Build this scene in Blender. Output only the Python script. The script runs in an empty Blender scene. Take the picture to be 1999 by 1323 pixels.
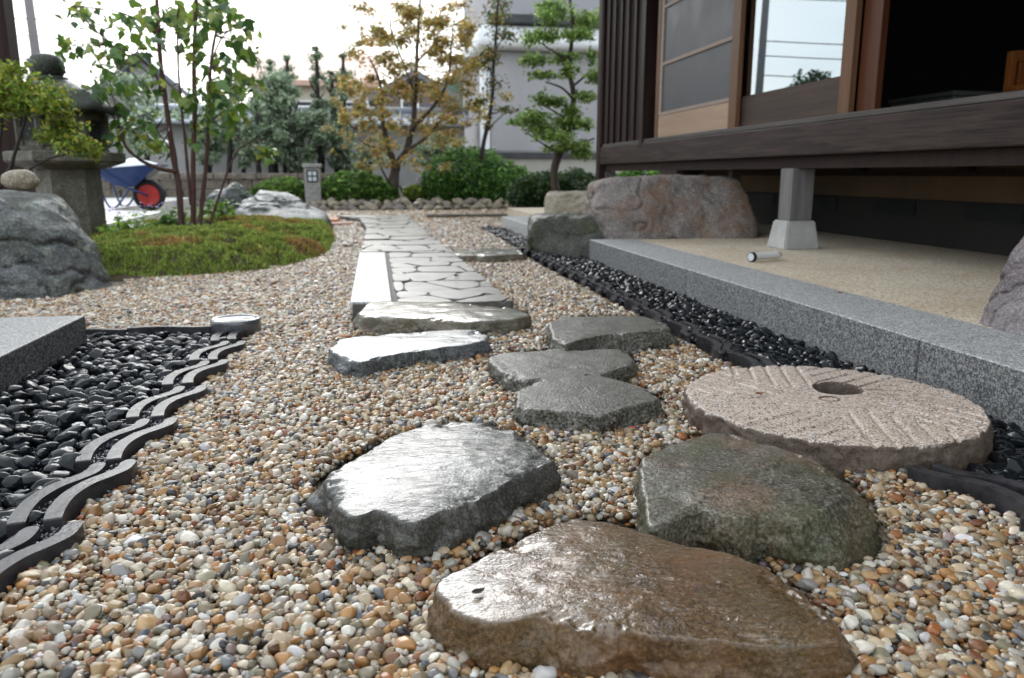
import bpy, bmesh, math, random
import numpy as np
from mathutils import Vector, Matrix

random.seed(7)
rng = np.random.default_rng(7)
scene = bpy.context.scene
col = scene.collection

# ------------------------------------------------------------------ camera
FOC, IW, IH, EYE = 1531.0, 1999.0, 1323.0, 0.5
PITCH = math.atan((IH / 2 - 340.0) / FOC)
_f0 = np.array([0, math.cos(PITCH), -math.sin(PITCH)])
_u0 = np.array([0, math.sin(PITCH), math.cos(PITCH)])
_d = np.array([1.0, 0, 0]) * (731.0 - IW / 2) + _u0 * (IH / 2 - 340.0) + _f0 * FOC
YAW = math.atan2(_d[0], _d[1])
_c, _s = math.cos(YAW), math.sin(YAW)
_R = np.array([[_c, -_s, 0], [_s, _c, 0], [0, 0, 1]])
FW, UP, RT = _R @ _f0, _R @ _u0, _R @ np.array([1.0, 0, 0])
CAM = np.array([0, 0, EYE])

cam_data = bpy.data.cameras.new('camera')
cam = bpy.data.objects.new('camera', cam_data)
col.objects.link(cam)
cam.matrix_world = Matrix([[RT[0], UP[0], -FW[0], 0], [RT[1], UP[1], -FW[1], 0], [RT[2], UP[2], -FW[2], EYE], [0, 0, 0, 1]])
cam_data.sensor_width = 36.0
cam_data.lens = FOC / IW * 36.0
cam_data.clip_start = 0.05
cam_data.clip_end = 2000
cam_data.dof.use_dof = True
cam_data.dof.focus_distance = 1.2
cam_data.dof.aperture_fstop = 7.0
scene.camera = cam

# ------------------------------------------------------------------ light
SUN_EL, SUN_AZ = math.radians(27), math.radians(-7)      # azimuth measured from +Y, negative = left
world = bpy.data.worlds.new('World')
scene.world = world
world.use_nodes = True
wn = world.node_tree.nodes
wl = world.node_tree.links
bg = wn['Background']
sky = wn.new('ShaderNodeTexSky')
sky.sky_type = 'NISHITA'
sky.sun_disc = False
sky.sun_elevation = SUN_EL
sky.sun_rotation = SUN_AZ
sky.air_density = 1.0
sky.dust_density = 3.0
# thin even overcast: the clear sky seen through a pale cloud sheet
wmix = wn.new('ShaderNodeMix')
wmix.data_type = 'RGBA'
wmix.inputs['Factor'].default_value = 0.8
wl.new(sky.outputs['Color'], wmix.inputs['A'])
wcl = wn.new('ShaderNodeTexNoise')
wcl.inputs['Scale'].default_value = 2.2
wcl.inputs['Detail'].default_value = 6
wtc = wn.new('ShaderNodeTexCoord')
wmp = wn.new('ShaderNodeMapping')
wmp.inputs['Scale'].default_value = (1, 1, 3.0)
wl.new(wtc.outputs['Generated'], wmp.inputs['Vector'])
wl.new(wmp.outputs['Vector'], wcl.inputs['Vector'])
wramp = wn.new('ShaderNodeValToRGB')
wramp.color_ramp.elements[0].position = 0.25
wramp.color_ramp.elements[0].color = (10.2, 11.6, 12.9, 1)
wramp.color_ramp.elements[1].position = 0.75
wramp.color_ramp.elements[1].color = (15.0, 16.0, 16.7, 1)
wl.new(wcl.outputs['Fac'], wramp.inputs['Fac'])
wl.new(wramp.outputs['Color'], wmix.inputs['B'])
wl.new(wmix.outputs['Result'], bg.inputs['Color'])
bg.inputs['Strength'].default_value = 0.12

sd = bpy.data.lights.new('sun', 'SUN')
sd.energy = 0.95
sd.angle = math.radians(30)
sd.color = (0.97, 0.985, 1.0)
sun = bpy.data.objects.new('sun', sd)
col.objects.link(sun)
_sv = Vector((math.sin(SUN_AZ) * math.cos(SUN_EL), math.cos(SUN_AZ) * math.cos(SUN_EL), math.sin(SUN_EL)))
sun.rotation_euler = _sv.to_track_quat('Z', 'Y').to_euler()
sun.location = (-5, 5, 12)

scene.view_settings.view_transform = 'Standard'
scene.view_settings.look = 'None'
scene.view_settings.exposure = 0.5
scene.view_settings.gamma = 1.0
scene.view_settings.use_curve_mapping = False
scene.render.engine = 'CYCLES'
scene.cycles.max_bounces = 8
scene.cycles.transparent_max_bounces = 12
scene.cycles.use_denoising = True

# ------------------------------------------------------------------ survey helpers (picture point -> place)
def ray(x, y):
    return RT * (x - IW / 2) + UP * (IH / 2 - y) + FW * FOC
def G(x, y, z=0.0):                      # where the sight line meets the level z
    r = ray(x, y)
    return CAM + r * ((z - EYE) / r[2])
def PY(x, y, Y):                         # where it meets the upright plane at distance Y
    r = ray(x, y)
    return CAM + r * (Y / r[1])
def PX(x, y, X):
    r = ray(x, y)
    return CAM + r * (X / r[0])
def project(P):
    v = np.asarray(P, float) - CAM
    z = v @ FW
    return IW / 2 + FOC * (v @ RT) / z, IH / 2 - FOC * (v @ UP) / z, z

# ------------------------------------------------------------------ noise
def _hash(ix, iy, iz, s):
    h = (ix.astype(np.int64) * 374761393 + iy.astype(np.int64) * 668265263 + iz.astype(np.int64) * 2147483647 + s * 974634777) & 0xffffffff
    h = ((h ^ (h >> 13)) * 1274126177) & 0xffffffff
    h = ((h ^ (h >> 16)) * 2246822519) & 0xffffffff
    return ((h ^ (h >> 15)) & 0xffffff) / 16777215.0
def vnoise(P, s=0):
    P = np.asarray(P, float)
    i = np.floor(P)
    f = P - i
    u = f * f * f * (f * (f * 6 - 15) + 10)
    out = 0
    for a in (0, 1):
        for b in (0, 1):
            for c in (0, 1):
                w = (u[:, 0] if a else 1 - u[:, 0]) * (u[:, 1] if b else 1 - u[:, 1]) * (u[:, 2] if c else 1 - u[:, 2])
                out = out + w * _hash(i[:, 0] + a, i[:, 1] + b, i[:, 2] + c, s)
    return out * 2 - 1
def fbm(P, s=0, o=4, g=0.5):
    r, a = 0, 1.0
    P = np.asarray(P, float)
    for k in range(o):
        r = r + a * vnoise(P * (2.03 ** k) + 13.7 * k, s + k)
        a *= g
    return r

# ------------------------------------------------------------------ mesh helpers
WPOS = {}
def mk(name, VF, mat, parent=None, smooth=False, origin=None, colors=None):
    """one mesh object; coordinates are given in world space; origin set at its base"""
    V, F = VF
    V = np.asarray(V, float).reshape(-1, 3)
    if origin is None:
        origin = np.array([(V[:, 0].min() + V[:, 0].max()) / 2, (V[:, 1].min() + V[:, 1].max()) / 2, V[:, 2].min()])
    origin = np.asarray(origin, float)
    me = bpy.data.meshes.new(name)
    L = V - origin
    if isinstance(F, np.ndarray):
        n, k = F.shape
        me.vertices.add(len(L)); me.vertices.foreach_set('co', L.astype(np.float32).ravel())
        me.loops.add(n * k); me.loops.foreach_set('vertex_index', F.astype(np.int32).ravel())
        me.polygons.add(n); me.polygons.foreach_set('loop_start', (np.arange(n) * k).astype(np.int32))
        me.update(calc_edges=True)
    else:
        me.from_pydata([tuple(v) for v in L], [], F)
    if smooth:
        me.polygons.foreach_set('use_smooth', np.ones(len(me.polygons), bool))
    if colors is not None:
        at = me.attributes.new('lc', 'FLOAT_COLOR', 'POINT')
        c4 = np.concatenate([colors, np.ones((len(colors), 1))], 1).astype(np.float32)
        at.data.foreach_set('color', c4.ravel())
    if mat is not None:
        me.materials.append(mat)
    o = bpy.data.objects.new(name, me)
    col.objects.link(o)
    if parent is not None:
        o.parent = parent
        o.location = Vector(origin - WPOS[parent])
    else:
        o.location = Vector(origin)
    WPOS[o] = origin
    return o
def empty(name, loc):
    o = bpy.data.objects.new(name, None)
    col.objects.link(o)
    o.location = loc
    o.empty_display_size = 0.1
    WPOS[o] = np.asarray(loc, float)
    return o
def tag(o, label=None, cat=None, group=None, kind=None):
    if label: o['label'] = label
    if cat: o['category'] = cat
    if group: o['group'] = group
    if kind: o['kind'] = kind
    return o
def instance(src, name, parent, loc, rot=(0, 0, 0), scale=(1, 1, 1)):
    o = bpy.data.objects.new(name, src.data)
    col.objects.link(o)
    loc = np.asarray(loc, float)
    WPOS[o] = loc
    if parent is not None:
        o.parent = parent
        o.location = Vector(loc - WPOS[parent])
    else:
        o.location = Vector(loc)
    o.rotation_euler = rot
    o.scale = scale
    return o
def cat(*parts):
    V, F, k = [], [], 0
    for v, f in parts:
        v = np.asarray(v, float).reshape(-1, 3)
        V.append(v)
        F.extend([tuple(int(i) + k for i in q) for q in f])
        k += len(v)
    return np.concatenate(V), F
def from_bm(bm):
    bm.verts.ensure_lookup_table()
    V = np.array([v.co[:] for v in bm.verts])
    bm.verts.index_update()
    F = [tuple(v.index for v in f.verts) for f in bm.faces]
    bm.free()
    return V, F
def box(x0, x1, y0, y1, z0, z1, b=0.0, seg=2):
    bm = bmesh.new()
    vs = [bm.verts.new(p) for p in ((x0, y0, z0), (x1, y0, z0), (x1, y1, z0), (x0, y1, z0), (x0, y0, z1), (x1, y0, z1), (x1, y1, z1), (x0, y1, z1))]
    for f in ((0, 3, 2, 1), (4, 5, 6, 7), (0, 1, 5, 4), (1, 2, 6, 5), (2, 3, 7, 6), (3, 0, 4, 7)):
        bm.faces.new([vs[i] for i in f])
    if b > 0:
        bmesh.ops.bevel(bm, geom=bm.edges[:], offset=b, segments=seg, affect='EDGES', profile=0.5)
    return from_bm(bm)
def prism(poly, z0, z1, b=0.0, seg=2):
    bm = bmesh.new()
    poly = [tuple(p[:2]) for p in poly]
    a = sum(poly[i][0] * poly[(i + 1) % len(poly)][1] - poly[(i + 1) % len(poly)][0] * poly[i][1] for i in range(len(poly)))
    if a < 0: poly = poly[::-1]
    lo = [bm.verts.new((x, y, z0)) for x, y in poly]
    hi = [bm.verts.new((x, y, z1)) for x, y in poly]
    n = len(poly)
    top = bm.faces.new(hi)
    bm.faces.new(lo[::-1])
    for i in range(n):
        bm.faces.new((lo[i], lo[(i + 1) % n], hi[(i + 1) % n], hi[i]))
    if b > 0:
        bmesh.ops.bevel(bm, geom=list(top.edges), offset=b, segments=seg, affect='EDGES', profile=0.5)
    bmesh.ops.triangulate(bm, faces=[f for f in bm.faces if len(f.verts) > 4])
    return from_bm(bm)
def tube(path, radii, n=8, cap=True):
    path = np.asarray(path, float)
    if np.isscalar(radii): radii = [radii] * len(path)
    V, F = [], []
    prev = np.array([1.0, 0.13, 0.07])
    for i, p in enumerate(path):
        t = path[min(i + 1, len(path) - 1)] - path[max(i - 1, 0)]
        t = t / (np.linalg.norm(t) + 1e-9)
        a = prev - t * (prev @ t)
        if np.linalg.norm(a) < 1e-3:
            a = np.array([0, 1.0, 0]) - t * t[1]
        a /= np.linalg.norm(a)
        prev = a
        b = np.cross(t, a)
        for k in range(n):
            w = 2 * math.pi * k / n
            V.append(p + radii[i] * (a * math.cos(w) + b * math.sin(w)))
    for i in range(len(path) - 1):
        for k in range(n):
            F.append((i * n + k, i * n + (k + 1) % n, (i + 1) * n + (k + 1) % n, (i + 1) * n + k))
    if cap:
        F.append(tuple(range(n))[::-1])
        F.append(tuple((len(path) - 1) * n + k for k in range(n)))
    return np.array(V), F
def spline(pts, m=6):
    pts = np.asarray(pts, float)
    out = []
    for i in range(len(pts) - 1):
        p0, p1, p2, p3 = pts[max(i - 1, 0)], pts[i], pts[i + 1], pts[min(i + 2, len(pts) - 1)]
        for k in range(m):
            t = k / m
            out.append(0.5 * ((2 * p1) + (p2 - p0) * t + (2 * p0 - 5 * p1 + 4 * p2 - p3) * t * t + (3 * p1 - p0 - 3 * p2 + p3) * t ** 3))
    out.append(pts[-1])
    return np.array(out)
def lathe(prof, n, c, phase=0.0):
    V, F = [], []
    for r, z in prof:
        for k in range(n):
            w = 2 * math.pi * k / n + phase
            V.append((c[0] + r * math.cos(w), c[1] + r * math.sin(w), c[2] + z))
    m = len(prof)
    for i in range(m - 1):
        for k in range(n):
            F.append((i * n + k, i * n + (k + 1) % n, (i + 1) * n + (k + 1) % n, (i + 1) * n + k))
    F.append(tuple(range(n))[::-1])
    F.append(tuple((m - 1) * n + k for k in range(n)))
    return np.array(V), F
_ico = {}
def ico(sub):
    if sub not in _ico:
        bm = bmesh.new()
        bmesh.ops.create_icosphere(bm, subdivisions=sub, radius=1.0)
        _ico[sub] = from_bm(bm)
    V, F = _ico[sub]
    return V.copy(), np.array(F)
def inside(poly, X, Y):
    poly = np.asarray(poly)[:, :2]
    r = np.zeros(len(X), bool)
    j = len(poly) - 1
    for i in range(len(poly)):
        xi, yi = poly[i]; xj, yj = poly[j]
        c = ((yi > Y) != (yj > Y)) & (X < (xj - xi) * (Y - yi) / (yj - yi + 1e-12) + xi)
        r ^= c
        j = i
    return r

# ------------------------------------------------------------------ materials
class NT:
    def __init__(s, name):
        s.m = bpy.data.materials.new(name)
        s.m.use_nodes = True
        s.t = s.m.node_tree
        s.b = s.t.nodes['Principled BSDF']
        s._co = None
    def n(s, typ, **kw):
        nd = s.t.nodes.new(typ)
        for k, v in kw.items():
            if k in nd.inputs: s.set(nd.inputs[k], v)
            else: setattr(nd, k, v)
        return nd
    def set(s, sock, v):
        if isinstance(v, bpy.types.NodeSocket): s.t.links.new(v, sock)
        elif isinstance(v, tuple) and sock.type == 'RGBA' and len(v) == 3: sock.default_value = (*v, 1)
        else: sock.default_value = v
    def P(s, **kw):
        for k, v in kw.items(): s.set(s.b.inputs[k.replace('_', ' ')], v)
    def co(s, scale=(1, 1, 1), rot=(0, 0, 0), kind='Object'):
        tc = s.n('ShaderNodeTexCoord')
        oi = s.n('ShaderNodeObjectInfo')
        ad = s.n('ShaderNodeVectorMath', operation='MULTIPLY_ADD')
        s.t.links.new(oi.outputs['Random'], ad.inputs[0])
        ad.inputs[1].default_value = (37.0, 17.0, 29.0) if kind == 'Object' else (0, 0, 0)
        s.t.links.new(tc.outputs[kind], ad.inputs[2])
        mp = s.n('ShaderNodeMapping')
        s.t.links.new(ad.outputs[0], mp.inputs['Vector'])
        mp.inputs['Scale'].default_value = scale
        mp.inputs['Rotation'].default_value = rot
        return mp.outputs['Vector']
    def noise(s, vec, scale, detail=5, rough=0.55, dist=0.0):
        nd = s.n('ShaderNodeTexNoise', Vector=vec, Scale=scale, Detail=detail, Roughness=rough, Distortion=dist)
        return nd.outputs['Fac']
    def ramp(s, fac, stops):
        nd = s.n('ShaderNodeValToRGB')
        cr = nd.color_ramp
        while len(cr.elements) < len(stops): cr.elements.new(0.5)
        for e, (p, c) in zip(cr.elements, stops):
            e.position = p
            e.color = (*c, 1) if isinstance(c, tuple) else (c, c, c, 1)
        s.t.links.new(fac, nd.inputs['Fac'])
        return nd.outputs['Color']
    def mix(s, fac, a, b, mode='MIX'):
        nd = s.n('ShaderNodeMix', data_type='RGBA', blend_type=mode)
        s.set(nd.inputs['Factor'], fac)
        s.set(nd.inputs['A'], a)
        s.set(nd.inputs['B'], b)
        return nd.outputs['Result']
    def math(s, op, a, b=0.0, c=0.0, clamp=False):
        nd = s.n('ShaderNodeMath', operation=op, use_clamp=clamp)
        for i, v in enumerate((a, b, c)): s.set(nd.inputs[i], v)
        return nd.outputs[0]
    def bump(s, *hs):
        nrm = None
        for h, st, d in hs:
            nd = s.n('ShaderNodeBump', Strength=st, Distance=d, Height=h)
            if nrm is not None: s.t.links.new(nrm, nd.inputs['Normal'])
            nrm = nd.outputs['Normal']
        s.t.links.new(nrm, s.b.inputs['Normal'])
        return nrm
    def film(s, *hs):
        nrm = None
        for h, st, d in hs:
            nd = s.n('ShaderNodeBump', Strength=st, Distance=d, Height=h)
            if nrm is not None: s.t.links.new(nrm, nd.inputs['Normal'])
            nrm = nd.outputs['Normal']
        s.t.links.new(nrm, s.b.inputs['Coat Normal'])

def rock_mat(name, c1, c2, c3, scale=6.0, wet=0.5, moss=0.0, streak=None, fine=1.0, grain=180.0, moss_col=(0.035, 0.045, 0.012), rust=0.0, bumpd=0.006, speck=0.5, lichen=0.0, rough=(0.18, 0.55), coatr=0.09, gb=1.0, cior=1.45, ovar=0.0):
    t = NT(name)
    v = t.co()
    n1 = t.noise(v, scale, 8, 0.62, 0.3)
    n2 = t.noise(v, scale * 4.3, 6, 0.6)
    gr = t.noise(v, grain, 3, 0.7)
    base = t.ramp(n1, [(0.3, c1), (0.5, c2), (0.72, c3)])
    base = t.mix(t.math('MULTIPLY', speck, t.ramp(gr, [(0.40, 1.0), (0.50, 0.0)])), base, (c1[0] * 0.35, c1[1] * 0.35, c1[2] * 0.35))
    base = t.mix(t.math('MULTIPLY', speck * 0.8, t.ramp(gr, [(0.54, 0.0), (0.63, 1.0)])), base, (min(1, c3[0] * 1.8), min(1, c3[1] * 1.8), min(1, c3[2] * 1.75)))
    if rust:
        r = t.ramp(t.noise(v, scale * 0.9 + 1.3, 5, 0.65), [(0.48, 0.0), (0.66, 1.0)])
        base = t.mix(t.math('MULTIPLY', r, rust), base, (0.17, 0.075, 0.03))
    if lichen:
        r = t.ramp(t.noise(v, scale * 2.6, 7, 0.7), [(0.55, 0.0), (0.62, 1.0)])
        base = t.mix(t.math('MULTIPLY', r, lichen), base, (0.22, 0.25, 0.19))
    if moss:
        r = t.ramp(t.noise(v, scale * 1.1 + 0.7, 6, 0.68), [(0.5 - 0.12 * moss, 0.0), (0.68 - 0.05 * moss, 1.0)])
        base = t.mix(t.math('MULTIPLY', r, min(1.0, moss)), base, moss_col)
    if ovar:
        oi = t.n('ShaderNodeObjectInfo')
        base = t.mix(t.math('MULTIPLY', oi.outputs['Random'], ovar), base, (0.06, 0.05, 0.04))
    t.P(Base_Color=base)
    wn_ = t.ramp(t.noise(v, scale * 1.7, 5, 0.6), [(0.35, rough[0]), (0.68, rough[1])])
    gnd = t.n('ShaderNodeNewGeometry')
    sxyz = t.n('ShaderNodeSeparateXYZ'); t.t.links.new(gnd.outputs['Normal'], sxyz.inputs[0])
    flat = t.ramp(sxyz.outputs['Z'], [(0.55, 0.12), (0.9, 1.0)])          # water lies on the flat tops and runs off the broken sides
    t.P(Roughness=wn_, Coat_Weight=t.math('MULTIPLY', flat, wet), Coat_Roughness=coatr, Coat_IOR=cior, Specular_IOR_Level=0.18)
    hs = [(n1, 0.55 * fine, bumpd * 3), (n2, 0.6 * fine, bumpd), (gr, 0.8 * fine, bumpd * 0.5 * gb)]
    film = [(n2, 0.35 * fine, bumpd * 0.6), (gr, 0.5 * fine, bumpd * 0.3 * gb)]
    if streak:
        ang, sc, st = streak
        sv = t.co(scale=(sc * 0.33, sc, sc), rot=(0, 0, ang))
        sn = t.noise(sv, 1.0, 3, 0.55, 0.8)
        patch = t.ramp(t.noise(v, scale * 0.8, 3, 0.5), [(0.4, 0.25), (0.65, 1.0)])
        sn = t.math('MULTIPLY', sn, patch)
        hs.append((sn, st * 0.5, bumpd))
        film.append((sn, st, bumpd * 1.1))
    t.bump(*hs)
    t.film(*film)
    return t.m

def simple_mat(name, c, rough=0.6, var=0.25, scale=8.0, stretch=(1, 1, 1), bump=0.3, bd=0.004, spec=0.25, coat=0.0, metallic=0.0):
    t = NT(name)
    v = t.co(scale=stretch)
    n1 = t.noise(v, scale, 7, 0.62)
    lo = tuple(x * (1 - var) for x in c)
    hi = tuple(min(1, x * (1 + var)) for x in c)
    t.P(Base_Color=t.ramp(n1, [(0.28, lo), (0.72, hi)]), Roughness=t.ramp(n1, [(0.3, max(0.02, rough * 0.8)), (0.7, min(1, rough * 1.15))]), Specular_IOR_Level=spec, Coat_Weight=coat, Metallic=metallic)
    if bump:
        t.bump((n1, bump, bd), (t.noise(v, scale * 5, 4, 0.6), bump, bd * 0.3))
    return t.m
def wood_mat(name, dark, light, axis='z', scale=1.0, rough=0.55, spec=0.1, grey=0.0):
    t = NT(name)
    st = {'z': (14, 14, 0.7), 'y': (14, 0.7, 14), 'x': (0.7, 14, 14)}[axis]
    st = tuple(a * scale for a in st)
    v = t.co(scale=st)
    n1 = t.noise(v, 1.6, 8, 0.65, 0.6)
    n2 = t.noise(v, 7.0, 4, 0.6)
    b = t.ramp(n1, [(0.3, dark), (0.68, light)])
    b = t.mix(t.math('MULTIPLY', n2, 0.5), b, tuple(x * 0.5 for x in dark))
    if grey:
        v2 = t.co(scale=(1, 1, 1))
        b = t.mix(t.ramp(t.noise(v2, 5, 5, 0.6), [(0.42, 0.0), (0.7, grey)]), b, (0.16, 0.15, 0.145))
    t.P(Base_Color=b, Roughness=t.ramp(n1, [(0.3, rough * 0.8), (0.7, rough * 1.2)]), Specular_IOR_Level=spec)
    t.bump((n1, 0.4, 0.004), (n2, 0.3, 0.0015))
    return t.m
def granite_mat(name, a, b, c, grain=170.0, rough=0.6, bd=0.002, bs=0.35, spec=0.25):
    t = NT(name)
    v = t.co()
    vo = t.n('ShaderNodeTexVoronoi', Vector=v, Scale=grain)
    vo2 = t.n('ShaderNodeTexVoronoi', Vector=v, Scale=grain * 2.1)
    sep = t.n('ShaderNodeSeparateColor')
    t.t.links.new(vo.outputs['Color'], sep.inputs[0])
    base = t.ramp(sep.outputs[0], [(0.2, a), (0.5, b), (0.85, c)])
    sep2 = t.n('ShaderNodeSeparateColor')
    t.t.links.new(vo2.outputs['Color'], sep2.inputs[0])
    base = t.mix(t.ramp(sep2.outputs[1], [(0.78, 0.0), (0.84, 0.8)]), base, tuple(x * 0.25 for x in a))
    st = t.noise(v, 4.0, 6, 0.6)
    base = t.mix(t.ramp(st, [(0.4, 0.0), (0.75, 0.28)]), base, tuple(x * 0.6 for x in b))
    t.P(Base_Color=base, Roughness=rough, Specular_IOR_Level=spec)
    t.bump((t.noise(v, grain * 1.6, 4, 0.75), bs, bd), (st, 0.2, 0.004))
    return t.m
def leaf_mat(name, rough=0.45, trans=0.35, spec=0.4):
    t = NT(name)
    at = t.n('ShaderNodeAttribute', attribute_name='lc')
    c = at.outputs['Color']
    t.P(Base_Color=c, Roughness=rough, Specular_IOR_Level=spec)
    tr = t.n('ShaderNodeBsdfTranslucent')
    t.t.links.new(t.mix(0.5, c, (0.25, 0.3, 0.02), 'ADD') if False else c, tr.inputs['Color'])
    ms = t.n('ShaderNodeMixShader', Fac=trans)
    t.t.links.new(t.b.outputs[0], ms.inputs[1])
    t.t.links.new(tr.outputs[0], ms.inputs[2])
    t.t.links.new(ms.outputs[0], t.t.nodes['Material Output'].inputs['Surface'])
    return t.m

M = {}
M['leaf'] = leaf_mat('leaf', trans=0.45)
M['leaf_gloss'] = leaf_mat('leaf_gloss', rough=0.35, trans=0.52, spec=0.4)
M['bark'] = simple_mat('bark', (0.055, 0.04, 0.032), 0.8, 0.5, 9, (1, 1, 0.25), 0.8, 0.01)
M['bark_dark'] = simple_mat('bark_dark', (0.022, 0.018, 0.016), 0.7, 0.4, 9, (1, 1, 0.25), 0.6, 0.01)
M['bark_red'] = simple_mat('bark_red', (0.075, 0.036, 0.028), 0.65, 0.45, 22, (1, 1, 0.3), 0.5, 0.004)
M['granite_grey'] = granite_mat('granite_grey', (0.16, 0.158, 0.155), (0.34, 0.335, 0.325), (0.52, 0.515, 0.50), 300, 0.6, 0.002, 0.5)
M['granite_dark'] = granite_mat('granite_dark', (0.045, 0.045, 0.045), (0.12, 0.12, 0.118), (0.33, 0.33, 0.325), 300, 0.38, 0.002, 0.4, 0.35)
M['granite_pink'] = granite_mat('granite_pink', (0.24, 0.17, 0.135), (0.42, 0.32, 0.26), (0.56, 0.47, 0.41), 210, 0.5, 0.0025, 0.5)
M['granite_pale'] = granite_mat('granite_pale', (0.30, 0.30, 0.295), (0.45, 0.45, 0.44), (0.6, 0.6, 0.59), 160, 0.3, 0.001, 0.2, 0.5)
M['tile'] = simple_mat('kawara_tile', (0.030, 0.028, 0.030), 0.3, 0.7, 18, (1, 1, 1), 0.5, 0.004, 0.24, 0.0)
M['granite_side'] = granite_mat('granite_hammered_shaded', (0.07, 0.07, 0.07), (0.165, 0.163, 0.16), (0.29, 0.285, 0.28), 230, 0.7, 0.004, 0.8)  # hammered kerb faces, darker tone carries their side shade
M['granite_dark_side'] = granite_mat('granite_dark_hammered_shaded', (0.022, 0.022, 0.022), (0.065, 0.064, 0.062), (0.20, 0.20, 0.195), 240, 0.6, 0.004, 0.8)  # same for the dark block: hammered, with side shade in the colour
M['concrete'] = simple_mat('concrete', (0.36, 0.35, 0.33), 0.8, 0.2, 10, bump=0.4, bd=0.003)
M['concrete_pale'] = simple_mat('concrete_pale', (0.62, 0.61, 0.585), 0.35, 0.1, 3, bump=0.1)
M['black_pebble'] = simple_mat('black_pebble', (0.008, 0.0095, 0.011), 0.07, 0.5, 40, bump=0.06, bd=0.001, spec=0.17, coat=0.0)

# ================================================================== THE SETTING
# ground sheet reaching the horizon: packed soil and grit
t = NT('soil')
v = t.co(kind='Object')
n1 = t.noise(v, 1.2, 8, 0.65)
n2 = t.noise(v, 60, 4, 0.7)
t.P(Base_Color=t.mix(n2, t.ramp(n1, [(0.3, (0.10, 0.082, 0.06)), (0.7, (0.19, 0.155, 0.115))]), (0.24, 0.2, 0.15)), Roughness=0.85)
t.bump((n2, 0.6, 0.01))
M['soil'] = t.m
g = 900.0
tag(mk('ground', (np.array([[-g, -g, -0.03], [g, -g, -0.03], [g, g, -0.03], [-g, g, -0.03]]), np.array([[0, 1, 2, 3]])), M['soil']), kind='structure')

# gravel bedding sheet below the pebbles (shows between them)
t = NT('grit')
v = t.co()
vo = t.n('ShaderNodeTexVoronoi', Vector=v, Scale=85.0)
sep = t.n('ShaderNodeSeparateColor')
t.t.links.new(vo.outputs['Color'], sep.inputs[0])
t.P(Base_Color=t.ramp(sep.outputs[0], [(0.1, (0.04, 0.03, 0.022)), (0.35, (0.10, 0.07, 0.04)), (0.6, (0.17, 0.125, 0.08)), (0.9, (0.24, 0.2, 0.15))]), Roughness=0.6)
t.bump((vo.outputs['Distance'], 0.8, -0.01))
M['grit'] = t.m
tag(mk('gravel_bedding', (np.array([[-3.6, -1.5, -0.012], [1.9, -1.5, -0.012], [2.6, 11.6, -0.012], [-3.6, 11.6, -0.012]]), np.array([[0, 1, 2, 3]])), M['grit']), kind='structure')

# ------------------------------------------------------------------ stepping stones
def poly_radius(poly, c, th):
    p = np.asarray(poly)[:, :2] - c
    q = np.roll(p, -1, 0)
    out = np.zeros(len(th))
    for i, w in enumerate(th):
        d = np.array([math.cos(w), math.sin(w)])
        e = q - p
        den = d[0] * e[:, 1] - d[1] * e[:, 0]
        den = np.where(np.abs(den) < 1e-12, 1e-12, den)
        tt = (p[:, 0] * e[:, 1] - p[:, 1] * e[:, 0]) / den
        uu = (p[:, 0] * d[1] - p[:, 1] * d[0]) / den
        ok = (uu >= -1e-6) & (uu <= 1 + 1e-6) & (tt > 0)
        out[i] = tt[ok].max() if ok.any() else 0.05
    return out
def csmooth(a, k):
    for _ in range(k): a = 0.25 * np.roll(a, 1) + 0.5 * a + 0.25 * np.roll(a, -1)
    return a
FOOT = []                                 # plan outlines of everything that gravel keeps clear of
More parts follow.
